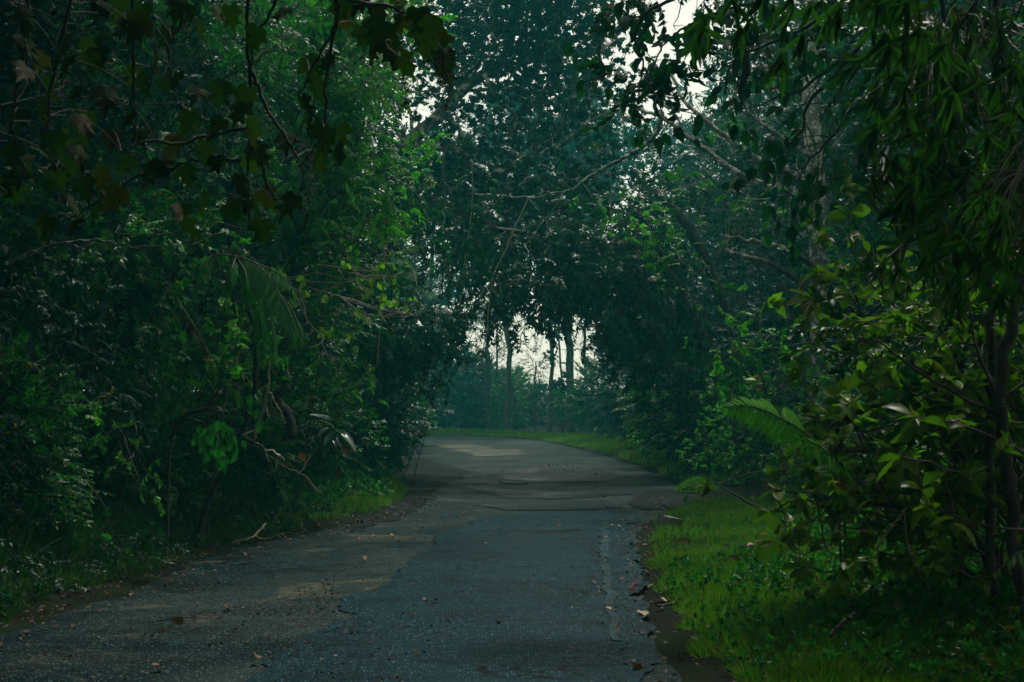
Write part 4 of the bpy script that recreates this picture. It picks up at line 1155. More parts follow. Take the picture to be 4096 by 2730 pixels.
# -- large-leaved shrubs on the right
big_rng = np.random.default_rng(500)
BIG = leaf_variants(LEAF_BIG, M['leaf_olive'], big_rng, 8, 1.15, [.15, .3, .45, .55, .65, .8, .35, .97])


def big_shrub(label, base, d, whorls, extra, seed, blossoms=(), size=.15, stems=()):
    rng = np.random.default_rng(seed)
    base = np.array(base, float); base[2] = gz(base[0], base[1]) - .05
    t = thing('large_leaved_shrub', label, 'shrub', base)
    st = MB(); nl = 0
    trunks = []
    pts = [at(x, y, d + rng.uniform(-.7, .7)) for x, y in whorls]
    for _ in range(extra):
        q = pts[rng.integers(len(whorls))] + np.abs(rng.normal(0, .35, 3)) * [1, .8, 1] + [.1, 0, -.3]; pts.append(q)
    for s in stems:
        limb(st, [base] + [at(x, y, d + .2) for x, y in s], .022, .01, rng, sides=6)
    for k, p in enumerate(pts):
        if k % 5 == 0 or not trunks:
            mid = base + (p - base) * [.4, .5, .6] + rng.normal(0, .16, 3)
            P = limb(st, [base + rng.normal(0, .06, 3), (base + mid) / 2 + rng.normal(0, .1, 3), mid, (mid + p) / 2 + rng.normal(0, .07, 3), p], .016, .006, rng, n=18, sides=5, wob=.02)
            trunks.append(P[5:])
        else:
            T = np.concatenate(trunks); dd = np.linalg.norm(T - (p - [0, 0, .12]), axis=1); q = T[np.argmin(dd + .25 * (T[:, 2] > p[2]))]
            P = limb(st, [q, (q + p) / 2 + rng.normal(0, .05, 3) - [0, 0, .05], p], .007, .004, rng, n=9, sides=4, wob=.012)
        ax = unit(P[-1] - P[-3] + np.array([0, 0, .02]))
        n = rng.integers(5, 8)
        for i in range(n):
            if nl >= 296: break
            a = 2.4 * i + rng.uniform(-.3, .3)
            s = unit(np.cross(ax, [0, 0, 1.0])); u2 = np.cross(s, ax)
            out = s * math.cos(a) + u2 * math.sin(a) * .8
            Y = unit(ax * rng.uniform(.2, .9) + out + [0, 0, -.15])
            leaf_at(t, base, P[-1] - ax * rng.uniform(0, .07), Y, [0, 0, 1.0] + rng.normal(0, .4, 3), size * rng.choice([.55, .8, 1.0, 1.25]) * rng.uniform(.85, 1.15), BIG, rng, w=rng.uniform(.75, 1.1)); nl += 1
    st.build('stem', M['twig'], t, base)
    fo = MB(); PP = np.array(pts); k = rng.integers(0, len(PP), 110)
    put_sprays(fo, 'whorl', PP[k] + rng.normal(0, .25, (110, 3)) + [.3, .4, -.12], rng.normal(0, 1, (110, 3)), .27, LEAF_MID, rng, .95)
    fo.build('inner_foliage', [M['leaf_olive'], M['twig']], t, base)['kind'] = 'stuff'
    for x, y in blossoms:
        p = at(x, y, d - .1 + rng.uniform(-.3, .3)); mb = MB()
        up = unit([rng.uniform(-.7, .1), rng.uniform(-.5, .2), 1])
        for j in range(7):
            q = up * .11 * j / 7; dv = unit(up + rng.normal(0, .8, 3)) * rng.uniform(.03, .06)
            tube(mb, [p + q, p + q + dv], [.0015, .001], 3)
            for i in range(4):
                c = p + q + dv * rng.uniform(.5, 1.1) + rng.normal(0, .004, 3); r = .004
                mb.add(c + r * np.array([[1, 0, 0], [-1, 0, 0], [0, 1, 0], [0, -1, 0], [0, 0, 1], [0, 0, -1]]), f3=[(0, 2, 4), (2, 1, 4), (1, 3, 4), (3, 0, 4), (2, 0, 5), (1, 2, 5), (3, 1, 5), (0, 3, 5)])
        tube(mb, [p - up * .06, p + up * .11], [.002, .001], 3)
        mb.build('blossom_spray', M['blossom'], t, base)
    return t


X6 = lambda pts: [(650 + S3 * x, 225 + S3 * y) for x, y in pts]
X8 = lambda pts: [(500 + .2227 * x, 432.5 + .2227 * y) for x, y in pts]
big_shrub('topmost large-leaved shrub, its leaf whorls standing out over the thicket', (4.3, 11.2, 0), 10.4, X6([(1210, 240), (1390, 170), (1050, 300), (1010, 470), (960, 560), (1160, 430), (1240, 580), (1300, 620), (1480, 230), (1560, 330), (1400, 380), (1180, 640), (1700, 600), (1580, 600), (1780, 520), (1850, 650)]), 26, 501, X6([(950, 480), (1040, 560), (990, 610), (1640, 130), (1020, 520), (1700, 150)]))
big_shrub('middle large-leaved shrub crossed by dark thin stems', (4.2, 10.4, 0), 9.8, X6([(1480, 790), (1560, 830), (1690, 820), (1640, 870), (1330, 960), (1850, 950), (1750, 1010), (1950, 780), (2050, 900), (2200, 820), (1520, 1000), (1600, 1100), (2100, 1020), (2250, 640), (1900, 1120)]), 28, 502, X6([(1620, 960), (1500, 1010), (1960, 570), (1240, 1010), (2300, 960)]),
          stems=[X6([(1960, 1250), (1880, 1130), (1700, 940), (1560, 830), (1420, 785)]), X6([(2030, 1200), (1960, 900), (1990, 700), (2080, 500), (2160, 380)])])
big_shrub('lower large-leaved shrub with tan blossom sprays above the right verge', (3.7, 10.6, 0), 9.6, X6([(1170, 1080), (1240, 1100), (1000, 1370), (1080, 1340), (1400, 1340), (1280, 1240), (1460, 1180), (1600, 1200)]) + X8([(1370, 60), (1470, 200), (1240, 260), (1210, 350), (1370, 390), (1260, 500), (1600, 340), (1520, 290), (1700, 150), (1340, 300)]), 26, 503,
          X6([(1030, 1140), (870, 1400), (930, 1420), (1150, 1420)]) + X8([(1330, 130), (1150, 345), (1215, 270), (1440, 390), (1340, 180), (1290, 200), (1230, 380)]), size=.14,
          stems=[X8([(2100, 420), (1700, 330), (1480, 330), (1300, 340)]), X6([(1900, 1300), (1500, 1130), (1180, 1240), (1090, 1330)])])
big_shrub('large-leaved shrub in the bottom right shade under the bamboo', (4.0, 9.6, 0), 9.2, X8([(1800, 120), (1900, 220), (2000, 60), (2100, 180), (2200, 100), (1750, 260), (1950, 330), (2250, 300), (2050, 400), (1830, 420)]), 16, 504, [], size=.15)

# dark stems at the right edge
for (pts, d, r, lab) in [([(962, 560), (957, 480), (955, 400), (958, 330), (960, 240), (950, 100), (940, -60)], 10.2, .03, 'thin upright stem rising behind the large-leaved shrubs'),
                         ([(995, 560), (990, 470), (993, 380), (990, 290), (1000, 180), (996, 60), (998, -60)], 9.5, .036, 'straight dark stem near the right border behind the bamboo leaves'),
                         ([(1030, 620), (1012, 520), (1006, 450), (1000, 380), (1024, 260), (1040, 80)], 9.0, .05, 'thick dark leaning trunk at the right border of the verge')]:
    rng = np.random.default_rng(int(pts[0][0])); P = A(pts, d)
    P[0] = [P[0][0], P[0][1], gz(P[0][0], P[0][1]) - .1]
    t = thing('young_tree', lab, 'tree', P[0]); mb = MB(); tips = []
    limb(mb, P, r, r * .6, rng, tips=tips, kids=9, kid_len=.9, kid_depth=1, sides=8)
    mb.build('trunk', M['bark'], t, P[0])
    fo = MB(); put_sprays(fo, 'alternate', [a for a, b in tips], [b for a, b in tips], .22, LEAF_OVATE, rng, .9); fo.build('crown', [M['leaf_dark'], M['twig']], t, P[0])

# -- ferns: frond > pinna
fr = np.random.default_rng(520)


def pinna_mesh(m, n=13, seed=1, lw=.16):
    """one pinna: a midrib with narrow leaflets; unit length on +Y"""
    rng = np.random.default_rng(seed); mb = MB()
    t = np.linspace(.04, .97, n); L = lw * np.sin(.35 + 2.6 * t) + .03
    for s in (-1, 1):
        leaves(mb, (np.array([[-.16, 0, 0], [.16, 0, 0], [0, 1, -.08]], float), np.array([[0, 1, 2]]), None), np.column_stack([0 * t, t, -.15 * t * t]), np.column_stack([s * np.ones(n), .35 * np.ones(n), -.25 * np.ones(n)]), [0, 0, 1.0], L, 0, rng.uniform(.2, .8, n), width=1.5)
    tube(mb, [(0, q, -.15 * q * q) for q in np.linspace(0, 1, 5)], [.006, .006, .005, .004, .003], 3)
    return mb.mesh('pinna', [m])


def fern_frond(parent, origin, path, plen, m, rng, meshes, npin=24, droop=.5, stalk='twig', updir=(0, 0, 1.0), sub=True, side_out=.9):
    P = smooth_path(path, 30)
    mb = MB(); tube(mb, P, np.linspace(.009, .003, 30), 4)
    fro = mb.build('frond', M[stalk], parent, origin)
    n = npin
    for i in range(n):
        f = .12 + .86 * (i + .5) / n; k = min(28, int(f * 29)); tan = unit(P[k + 1] - P[k])
        upv = np.asarray(updir, float); s = unit(np.cross(tan, upv)); nn = np.cross(s, tan)
        L = plen * (math.sin(.45 + 2.45 * f) ** .8) * rng.uniform(.9, 1.08)
        for sg in (-1, 1):
            Y = unit(s * sg * side_out + tan * .45 + np.array([0, 0, -droop]) + rng.normal(0, .06, 3))
            o = link('pinna', meshes[rng.integers(len(meshes))], fro, P[k] - np.asarray(origin))
            o.scale = (L, L, L); orient(o, Y, nn + rng.normal(0, .1, 3))
    return fro


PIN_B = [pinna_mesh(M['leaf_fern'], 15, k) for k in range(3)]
M['fern_mid'] = leaf_mat('fern_mid', (.02, .12, .03), (.05, .22, .05), rough=.45, trans=.35)
PIN_M = [pinna_mesh(M['fern_mid'], 15, 10 + k) for k in range(3)]
base = np.array([2.45, 10.6, 0]); base[2] = gz(*base[:2]) - .05
t = thing('fern', 'bright green fern frond lit up against the thicket left of the shrubs', 'fern', base)
rng = np.random.default_rng(521)
fern_frond(t, base, [base, at(835, 480, 10.4), at(812, 440, 9.4), at(778, 417, 9.3), at(748, 406, 9.3), at(722, 408, 9.3)], .2, 0, rng, PIN_B, 24, .35, updir=(.1, -.75, .6))
fern_frond(t, base, [base, at(845, 490, 10.4), at(838, 462, 9.6), at(808, 440, 9.3), at(775, 424, 9.3)], .15, 0, rng, PIN_B, 20, .35, updir=(.1, -.75, .6))
base = np.array([4.0, 13.0, 0]); base[2] = gz(*base[:2]) - .05
t = thing('fern', 'green fern half hidden behind the lower large-leaved shrub', 'fern', base)
fern_frond(t, base, [base, at(935, 480, 13), at(925, 445, 12.6), at(890, 436, 12.2), at(865, 445, 12)], .2, 0, rng, PIN_M, 20, .3)
fern_frond(t, base, [base, at(950, 470, 13), at(955, 440, 12.6), at(985, 420, 12.2), at(1010, 425, 12)], .2, 0, rng, PIN_M, 20, .3)
base = np.array([3.25, 7.4, 0]); base[2] = gz(*base[:2]) - .05
t = thing('fern', 'dark fern leaning in from the right border above the verge weeds', 'fern', base)
fern_frond(t, base, [base, at(1075, 560, 7.4), at(1050, 545, 7.4), at(1020, 552, 7.3), at(985, 580, 7.3)], .13, 0, rng, PIN_M, 18, .3)

# -- tree fern with hanging fronds in the left wall
base = np.array([-3.35, 15.3, 0]); base[2] = gz(*base[:2]) - .05
t = thing('tree_fern', 'tree fern whose long ribbed fronds hang from the left wall', 'tree fern', base)
mb = MB(); top = at(236, 256, 14.4)
P = limb(mb, [base, base + [.12, -.1, .5], at(251, 410, 14.9), at(256, 340, 14.7), top], .03, .022, rng, sides=9)
mb.build('trunk', M['bark'], t, base)
for path, pl, npn, dr in [([top, at(258, 265, 14.1), at(278, 292, 13.9), at(292, 320, 13.8), at(296, 350, 13.8)], .27, 26, 1.0), ([top, at(232, 268, 14.0), at(226, 290, 13.9), at(224, 318, 13.9)], .14, 22, 1.3),
                          ([top, at(246, 275, 14.0), at(243, 300, 13.9), at(238, 325, 13.9)], .14, 22, 1.3), ([top, at(262, 285, 14.3), at(272, 330, 14.2), at(276, 372, 14.1)], .16, 24, 1.2), ([top, at(285, 300, 14.5), at(300, 330, 14.4), at(304, 345, 14.4)], .16, 18, .9),
                          ([top, at(215, 255, 14.5), at(200, 268, 14.3), at(194, 300, 14.3)], .15, 20, 1.1), ([top, at(248, 262, 14.3), at(258, 300, 14.1), at(262, 340, 14.0), at(262, 372, 14)], .17, 24, 1.2), ([top, at(268, 268, 14.4), at(290, 282, 14.3), at(302, 305, 14.3)], .16, 18, 1.0)]:
    fern_frond(t, base, path, pl, 0, rng, PIN_M if pl < .2 else PIN_M, npn, dr)
# pale dead frond beside it
mb = MB()
base2 = at(178, 300, 14.8); g0 = np.array([base2[0], base2[1], gz(base2[0], base2[1])])
t = thing('dead_frond', 'withered brown fern frond drooping left of the tree fern', 'fern frond', base2)
fern_frond(t, base2, [base2, at(192, 322, 14.5), at(205, 345, 14.4), at(215, 375, 14.3)], .14, 0, rng, [pinna_mesh(M['dead_frond'], 12, 30)], 18, 1.0)

# -- hazy fern frond arching over the bend
base = at(395, 300, 37); base0 = np.array([-3.3, 37.5, 0]); base0[2] = gz(*base0[:2])
t = thing('tree_fern', 'hazy pale tree fern arching its crown over the left of the bend', 'tree fern', base0)
mb = MB(); limb(mb, [base0, (base0 + base) / 2, at(392, 285, 37.3)], .09, .07, rng); mb.build('trunk', M['bark'], t, base0)
tp = at(392, 285, 37.3)
for e in [(440, 300), (425, 278), (432, 318), (360, 290), (372, 268), (405, 262)]:
    m_ = at((392 + e[0]) / 2, (285 + e[1]) / 2 - 12, 37); fern_frond(t, base0, [tp, m_, at(e[0], e[1], 36.6)], .45, 0, rng, PIN_M, 20, .5)

# -- bright green sapling at the foot of the left wall
SAP = leaf_variants(LEAF_OVATE, leaf_mat('leaf_sapling', (.012, .09, .02), (.03, .17, .035), old=(.05, .2, .03), trans=.35), fr, 5, 1.25)
base = np.array([-3.5, 14.5, 0]); base[2] = gz(*base[:2]) - .05
t = thing('sapling', 'fresh green broad-leaved sapling hanging down at the foot of the left wall', 'sapling', base)
mb = MB(); rng = np.random.default_rng(530)
for pts in ([(218, 410), (205, 425), (202, 440)], [(220, 408), (215, 440), (213, 470), (215, 500)], [(222, 410), (228, 425), (232, 440)], [(216, 400), (222, 390), (240, 385)], [(215, 430), (212, 480), (218, 505)]):
    limb(mb, [base, base + [.05, .02, 1.25], *[at(x, y, 13.2) for x, y in pts]], .012, .004, rng, sides=5, wob=.01)
mb.build('stem', M['twig'], t, base)
for x, y in c4([(1245, 1320), (1275, 1390), (1250, 1340), (1330, 1310), (1370, 1250), (1330, 1400), (1400, 1330), (1430, 1320), (1450, 1290), (1470, 1380), (1460, 1450), (1430, 1480), (1420, 1440), (1350, 1430), (1320, 1450), (1340, 1500), (1360, 1530), (1300, 1280), (1290, 1350), (1420, 1380), (1395, 1400)], 1.0)[:, [0, 2]]:
    pass
for q in [(1245, 1320), (1275, 1390), (1250, 1345), (1330, 1310), (1370, 1250), (1330, 1400), (1400, 1330), (1430, 1320), (1450, 1290), (1470, 1380), (1460, 1450), (1430, 1480), (1420, 1440), (1350, 1430), (1320, 1450), (1340, 1500), (1360, 1530), (1300, 1280), (1290, 1350), (1420, 1380), (1395, 1400), (1375, 1470), (1310, 1380)]:
    for _k in range(2):
        p = c4([q], 12.9 + rng.uniform(-.2, .2))[0] + rng.normal(0, .03, 3)
        leaf_at(t, base, p + [0, 0, .04], [rng.uniform(-.8, .8), rng.uniform(-.6, 0), -1], [rng.uniform(-.6, .6), -1, rng.uniform(.2, .9)], .105 * rng.uniform(.7, 1.2), SAP, rng)
for q in [(1530, 1080), (1570, 1060), (1600, 1100), (1620, 1150), (1560, 1120), (1650, 1230), (1600, 1060), (1540, 1140)]:
    p = c4([q], 14.6)[0]; leaf_at(t, base, p, [rng.uniform(-1, 1), -.3, -.6], [0, -.6, 1], .13, SAP, rng)

# -- small plant with silvery arching leaves at the left verge
SIL = leaf_variants(LEAF_LANCE, M['leaf_silver'], fr, 4, 1.2)
base = np.array([G(334, 505)[0] - .1, 18.6, 0]); base[2] = gz(*base[:2]) - .05
t = thing('silvery_plant', 'small plant with silvery shining arched leaves by the left verge', 'plant', base); rng = np.random.default_rng(540)
mb = MB(); hub = at(334, 428, 18.5)
limb(mb, [base, base + [.02, 0, .5], hub], .016, .009, rng, sides=5)
mb.build('stem', M['twig'], t, base)
for (x0_, y0_, x1_, y1_) in [(334, 425, 314, 406), (336, 424, 322, 410), (338, 424, 330, 412), (334, 430, 346, 432), (338, 430, 354, 438), (340, 432, 358, 446), (334, 432, 322, 445), (336, 426, 344, 415), (333, 440, 343, 452), (330, 428, 316, 432), (340, 425, 352, 420), (336, 436, 350, 455)]:
    a, b = at(x0_, y0_, 18.5), at(x1_, y1_, 18.3); leaf_at(t, base, a, b - a, [0, -.4, 1], np.linalg.norm(b - a) * .95, SIL, rng)
DRY = leaf_variants(LEAF_OVATE, M['dry_leaf'], fr, 5, 1.3)
for x, y in ((343, 446), (336, 468), (300, 452)):
    leaf_at(t, base, at(x, y, 18.4), [.5, -.3, -.8], [0, -1, .4], .16, DRY, rng, 'withered_leaf')

# -- lobed-leaved vine hanging in the foreground, top left
VIN = leaf_variants(LEAF_LOBED, M['leaf_vine'], fr, 7, 1.0, [.1, .25, .4, .5, .6, .75, .96])
VIN_G = leaf_variants(LEAF_OVATE, M['leaf_gloss'], fr, 3, 1.3)
X1 = [(1180, 780), (1420, 610), (1560, 640), (1900, 700), (1690, 390), (1890, 450), (2040, 420), (1960, 570), (700, 900), (860, 780), (870, 900), (1370, 830), (1530, 820), (1800, 920), (2100, 880), (1990, 1020), (1100, 930), (820, 1060), (1010, 1080), (1150, 1120), (1350, 1060), (1530, 1080), (1560, 1290), (520, 1200), (600, 1350), (960, 1120), (1150, 1380), (1310, 1290), (1450, 1360), (1640, 1270), (1830, 1300), (1930, 1420), (1120, 80), (1190, 100), (1340, 120), (1430, 130), (1780, 130), (1620, 250), (350, 900), (450, 1000), (250, 700), (1640, 1470), (1150, 1470), (1900, 800), (2060, 960), (1560, 900), (1580, 1000), (1540, 740), (1500, 1180), (1590, 1350), (300, 560), (160, 500), (120, 760), (500, 620), (560, 320), (640, 300), (420, 320), (880, 200), (760, 150), (620, 80), (950, 380), (180, 150), (2150, 130), (90, 300), (340, 1120), (200, 1050), (90, 1000), (480, 800), (640, 640), (800, 480), (1020, 560), (1250, 200), (1050, 250)]
rng = np.random.default_rng(550)
base = at(130, -140, 6.6)
DV = 6.6
anchor = np.array([-6.1, 3.4, 6.4])


def vine(label, stems, leaves_px, d, size, seed, silver=(), tassels=(), cat='vine', brown=()):
    rng = np.random.default_rng(seed)
    S = [A(s, d) for s in stems]
    base = S[0][0]
    t = thing('lobed_leaf_vine', label, cat, base)
    mb = MB(); allp = []
    for P in S:
        Q = limb(mb, P, .011, .004, rng, n=26, sides=5, wob=.012); allp.append(Q)
    allp = np.concatenate(allp)
    for (x, y) in leaves_px:
        p = at(x, y, d + rng.uniform(-.5, .5))
        k = allp[np.argmin(np.sum((allp - p) ** 2, 1))]
        top = p + np.array([rng.normal(0, .01), rng.normal(0, .02), size * .45])
        tube(mb, smooth_path([k, (k + top) / 2 + [0, 0, .02], top], 5), [.003, .0025, .002, .002, .0015], 3)
        face = unit([rng.normal(0, .8), -1, rng.normal(.4, .6)])
        leaf_at(t, base, top, [rng.normal(0, .45), rng.normal(0, .6), -1], face, size * rng.uniform(.8, 1.15), VIN, rng)
    for (x, y, a) in silver:
        p = at(x, y, d); leaf_at(t, base, p, [math.cos(a), -.2, math.sin(a)], [0, -.45, 1], size * 1.1, VIN_G, rng, 'glossy_leaf')
    mb.build('stem', M['twig'], t, base)
    for (x, y0_, y1_) in tassels:
        mb = MB(); P = smooth_path([at(x, y0_, d), at(x + 3, (y0_ + y1_) / 2, d), at(x, y1_, d)], 12); tube(mb, P, .0025, 3)
        for i in range(50):
            c = P[rng.integers(12)] + rng.normal(0, .013, 3); r = .0055
            mb.add(c + r * np.array([[1, 0, 0], [-1, 0, 0], [0, 1, 0], [0, -1, 0], [0, 0, 1], [0, 0, -1]]), f3=[(0, 2, 4), (2, 1, 4), (1, 3, 4), (3, 0, 4), (2, 0, 5), (1, 2, 5), (3, 1, 5), (0, 3, 5)])
        mb.build('flower_tassel', M['twig'], t, base)
    return t


px1 = lambda L: [(S1 * x, S1 * y) for x, y in L]
px2 = lambda L: [(325 + S1 * x, S1 * y) for x, y in L]
extra = [(rng.uniform(0, 210), rng.uniform(-20, 235)) for _ in range(34)]
vine('lobed-leaved vine hanging dark across the upper left foreground', [
    px1([(1550, -300), (1550, 0), (1560, 400), (1580, 750), (1560, 1000), (1560, 1450)]), px1([(1740, -300), (1730, 0), (1600, 250), (1570, 500)]), px1([(2110, -200), (2110, 0), (2090, 180), (1970, 400), (1870, 620)]),
    px1([(1580, 450), (1640, 600), (1720, 760), (1840, 940), (1900, 1080)]), px1([(1520, 1005), (1240, 1000), (1080, 1040), (870, 1100), (660, 1240), (380, 1400)]), px1([(1630, 980), (1660, 1100), (1710, 1250)]),
    px1([(1580, 800), (1300, 850), (1130, 900), (900, 890), (760, 960)]), px1([(1120, 640), (1150, 680), (1270, 740), (1340, 770)]), px1([(830, -300), (840, 300), (830, 700), (860, 900)]), px1([(420, -300), (430, 100), (330, 500), (300, 900), (420, 1300)]),
    px1([(150, -200), (180, 200), (100, 600), (90, 1000)]), px1([(1160, -200), (1150, 100), (1060, 300), (1100, 640)])],
    px1(X1) + extra, DV, .135, 551, [], [(308, 150, 205)])
X2 = [(340, 110), (390, 340), (320, 380), (230, 240), (490, 430), (520, 400), (500, 180), (580, 230), (690, 210), (650, 290), (700, 350), (760, 400), (790, 420), (740, 470), (440, 60), (270, 70), (150, 80), (380, 240), (300, 200), (560, 150), (30, 900), (60, 1000), (-60, 850), (430, 300), (100, 30), (720, 300)]
vine('lobed-leaved vine with dangling flower tassels silhouetted near the top centre', [px2([(-60, -250), (100, -40), (260, 20), (420, 40), (560, 130), (680, 230), (760, 360)]), px2([(260, 20), (330, 160), (400, 300), (490, 380)]), px2([(100, -40), (60, 200), (0, 600), (20, 850)])],
     px2(X2), 6.2, .14, 552, [], [(403, 78, 110), (446, 66, 110), (440, 60, 85), (397, -5, 15)])

# -- bamboo hanging in at the top right
BAM = leaf_variants(LEAF_BLADE, M['leaf_bamboo'], fr, 7, 1.5, [.15, .3, .45, .6, .75, .5, .97])


def bamboo(label, root, arch, fans, d, seed, size=.15, stuff=0, region=None):
    rng = np.random.default_rng(seed)
    root = np.array(root, float); root[2] = gz(root[0], root[1]) - .1
    t = thing('bamboo', label, 'bamboo', root); mb = MB(); nl = 0
    C = smooth_path([root] + [np.array(a, float) for a in arch], 40)
    tube(mb, C, np.linspace(.035, .008, 40), 7)
    for k in range(3, 38, 3): tube(mb, [C[k], C[k] + (C[k + 1] - C[k]) * .08], [.038 - k * .0007] * 2, 7)
    for (x, y) in fans:
        p = at(x, y, d + rng.uniform(-.6, .8)); k = C[np.argmin(np.sum((C - p - [0, 0, .5]) ** 2, 1))]
        P = smooth_path([k, (k + p) / 2 + [0, 0, .12], p], 8); tube(mb, P, np.linspace(.004, .0015, 8), 3)
        for i in range(rng.integers(5, 8)):
            if nl >= 296: break
            a = rng.normal(-.25, .75)
            leaf_at(t, root, p + [0, 0, rng.uniform(0, .04)], [math.sin(a), rng.normal(0, .3), -abs(math.cos(a)) - .1], [rng.normal(0, .7), -1, rng.normal(.3, .4)], size * rng.uniform(.6, 1.15), BAM, rng); nl += 1
    mb.build('culm', M['twig'], t, root)
    if stuff:
        fo = MB(); P = []
        for _ in range(stuff):
            x, y = rng.uniform(*region[:2]), rng.uniform(*region[2:]); P.append(at(x, y, d + rng.uniform(.2, 2.0)))
        put_sprays(fo, 'bamboo', P, rng.normal(0, 1, (stuff, 3)) * [1, 1, .3] + [0, 0, -.5], .3, LEAF_BLADE, rng, .95, width=1.5)
        o = fo.build('small_foliage', [M['leaf_bamboo'], M['twig']], t, root); o['kind'] = 'stuff'


X3 = lambda L: [(650 + S3 * x, S3 * y) for x, y in L]
rng = np.random.default_rng(560)
F1 = X3([(350, 130), (270, 300), (640, 150), (1080, 40), (1200, 60), (960, 240), (830, 380), (1310, -20), (1010, 60), (1190, 90), (700, 20), (520, 30), (870, 120), (1400, 200), (1500, 330), (1700, 200), (330, 200), (560, 200), (900, 30), (1250, -60), (770, 60), (1120, 130), (1380, 30)]) + [(rng.uniform(870, 960), rng.uniform(-20, 90)) for _ in range(20)]
F2 = X3([(1540, 1000), (1720, 1110), (1690, 700), (1620, 1160), (1780, 680), (1600, 560), (1680, 480), (1900, 600), (1850, 900), (1880, 1130), (2000, 1100), (1700, 850), (1760, 300), (2200, 200), (2290, 450)]) + [(rng.uniform(900, 1020), rng.uniform(30, 215)) for _ in range(34)]
F3 = X6([(1700, 60), (1760, 130), (1850, 90), (2050, 60), (2200, 150), (2260, 260), (2150, 60), (1980, 160), (1740, 240), (1900, 200)]) + [(rng.uniform(935, 1024), rng.uniform(180, 300)) for _ in range(36)]
bamboo('bamboo culm arching in from the right with blades hanging along the top edge', (4.6, 5.6, 0), [(4.4, 5.8, 3.2), (3.4, 6.1, 4.6), (2.0, 6.3, 4.3), (.9, 6.4, 3.75)], F1, 6.3, 561, .145)
bamboo('bamboo with one yellow-green fan of blades lit above the large-leaved shrubs', (4.7, 6.4, 0), [(4.5, 6.5, 2.6), (3.6, 6.6, 3.9), (2.6, 6.7, 3.9), (2.0, 6.7, 3.2)], F2, 6.7, 562, .15, 150, (880, 1024, 0, 250))
bamboo('bamboo blades hanging lowest at the right border', (4.3, 5.2, 0), [(4.2, 5.4, 2.2), (3.6, 5.8, 3.3), (2.7, 6.1, 3.2), (2.3, 6.2, 2.6)], F3, 6.2, 563, .145)

# -- dark-leaved tree branch reaching in at the top, right of the sky gap
DK = leaf_variants(LEAF_OVATE, M['leaf_dark'], fr, 6, 1.15)
rng = np.random.default_rng(570)
root = np.array([5.2, 12.5, 0]); root[2] = gz(*root[:2]) - .1
t = thing('overhanging_tree', 'dark-leaved tree reaching its drooping branches in from the right at the top', 'tree', root)
mb = MB(); tips = []
limb(mb, [root, root + [-.1, .1, 2.5], root + [-.4, 0, 4.3], at(1010, -90, 12)], .12, .08, rng, sides=9)
brs = [X3([(2100, -500), (1500, -200), (900, -60), (500, 60), (200, 180), (60, 330), (-10, 520)]), X3([(1500, -200), (1100, 100), (780, 260), (560, 360), (360, 470)]), px2([(2700, -200), (2300, -60), (2050, 60), (1950, 200), (1990, 420), (1960, 600)]),
       X3([(1500, -200), (1300, 300), (1000, 640), (960, 800), (880, 900), (740, 1000)]), X3([(1800, 100), (1500, 500), (1300, 650), (1150, 850), (1000, 1000), (930, 1130)]), X3([(1300, 300), (950, 560), (780, 620)]), X3([(1700, 400), (1500, 700), (1350, 980), (1200, 1130)])]
for q in brs:
    limb(mb, A(q, 11.2), .02, .005, rng, wob=.02, kids=9, kid_len=.55, kid_depth=1, tips=tips, hang=.3, sides=5)
mb.build('trunk', M['bark'], t, root)
nl = 0
for a, b in [tips[i] for i in rng.permutation(len(tips))]:
    for k in range(2):
        if nl < 298:
            leaf_at(t, root, a + rng.normal(0, .03, 3), unit(b) * .5 + [rng.normal(0, .5), rng.normal(0, .3), -.8], [rng.normal(0, .5), -.7, .8], .125 * rng.uniform(.7, 1.2), DK, rng); nl += 1
fo = MB()
P = np.concatenate([A([(rng.uniform(700, 880), rng.uniform(-30, 70))], 11.6) for _ in range(56)] + [A([(rng.uniform(840, 920), rng.uniform(60, 200))], 12) for _ in range(36)] + [c2([(rng.uniform(1850, 2200), rng.uniform(-40, 620))], 11.4) for _ in range(26)])
put_sprays(fo, 'drooping', P, rng.normal(0, 1, P.shape) + [-.5, 0, -.2], .34, LEAF_OVATE, rng, .9)
fo.build('small_foliage', [M['leaf_dark'], M['twig']], t, root)['kind'] = 'stuff'
# mossy clump hanging on a thread
p0 = at(745, 40, 11.3); t = thing('hanging_moss', 'dark shaggy moss clump dangling from the top right branches', 'moss', p0)
mb = MB(); P = smooth_path([p0, at(746, 70, 11.3), at(741, 90, 11.3), at(742, 112, 11.3)], 12); tube(mb, P, [.005, .01, .02, .03, .035, .035, .03, .026, .02, .012, .006, .003], 7, rng=rng, lump=.3)
hair = P[rng.integers(2, 10, 260)]; dh = rng.normal(0, 1, (260, 3)) + [0, 0, -.9]
leaves(mb, GRASS_BLADE, hair, dh, [0, 1, 0], .055, 0, width=1.2); mb.build('tuft', M['bark'], t, p0)
# ---------------------------------------------------------------- grass, weeds and ground cover
def scatter(n, xr, yr, keep, rng):
    out = []
    tot = 0
    while tot < n:
        q = np.column_stack([rng.uniform(*xr, n), rng.uniform(*yr, n)])
        dl, dr, on = road_info(q)
        m = keep(q[:, 0], q[:, 1], dl, dr, on)
        q = q[m]; out.append(q); tot += len(q)
        if len(q) == 0: break
    return np.concatenate(out)[:n]


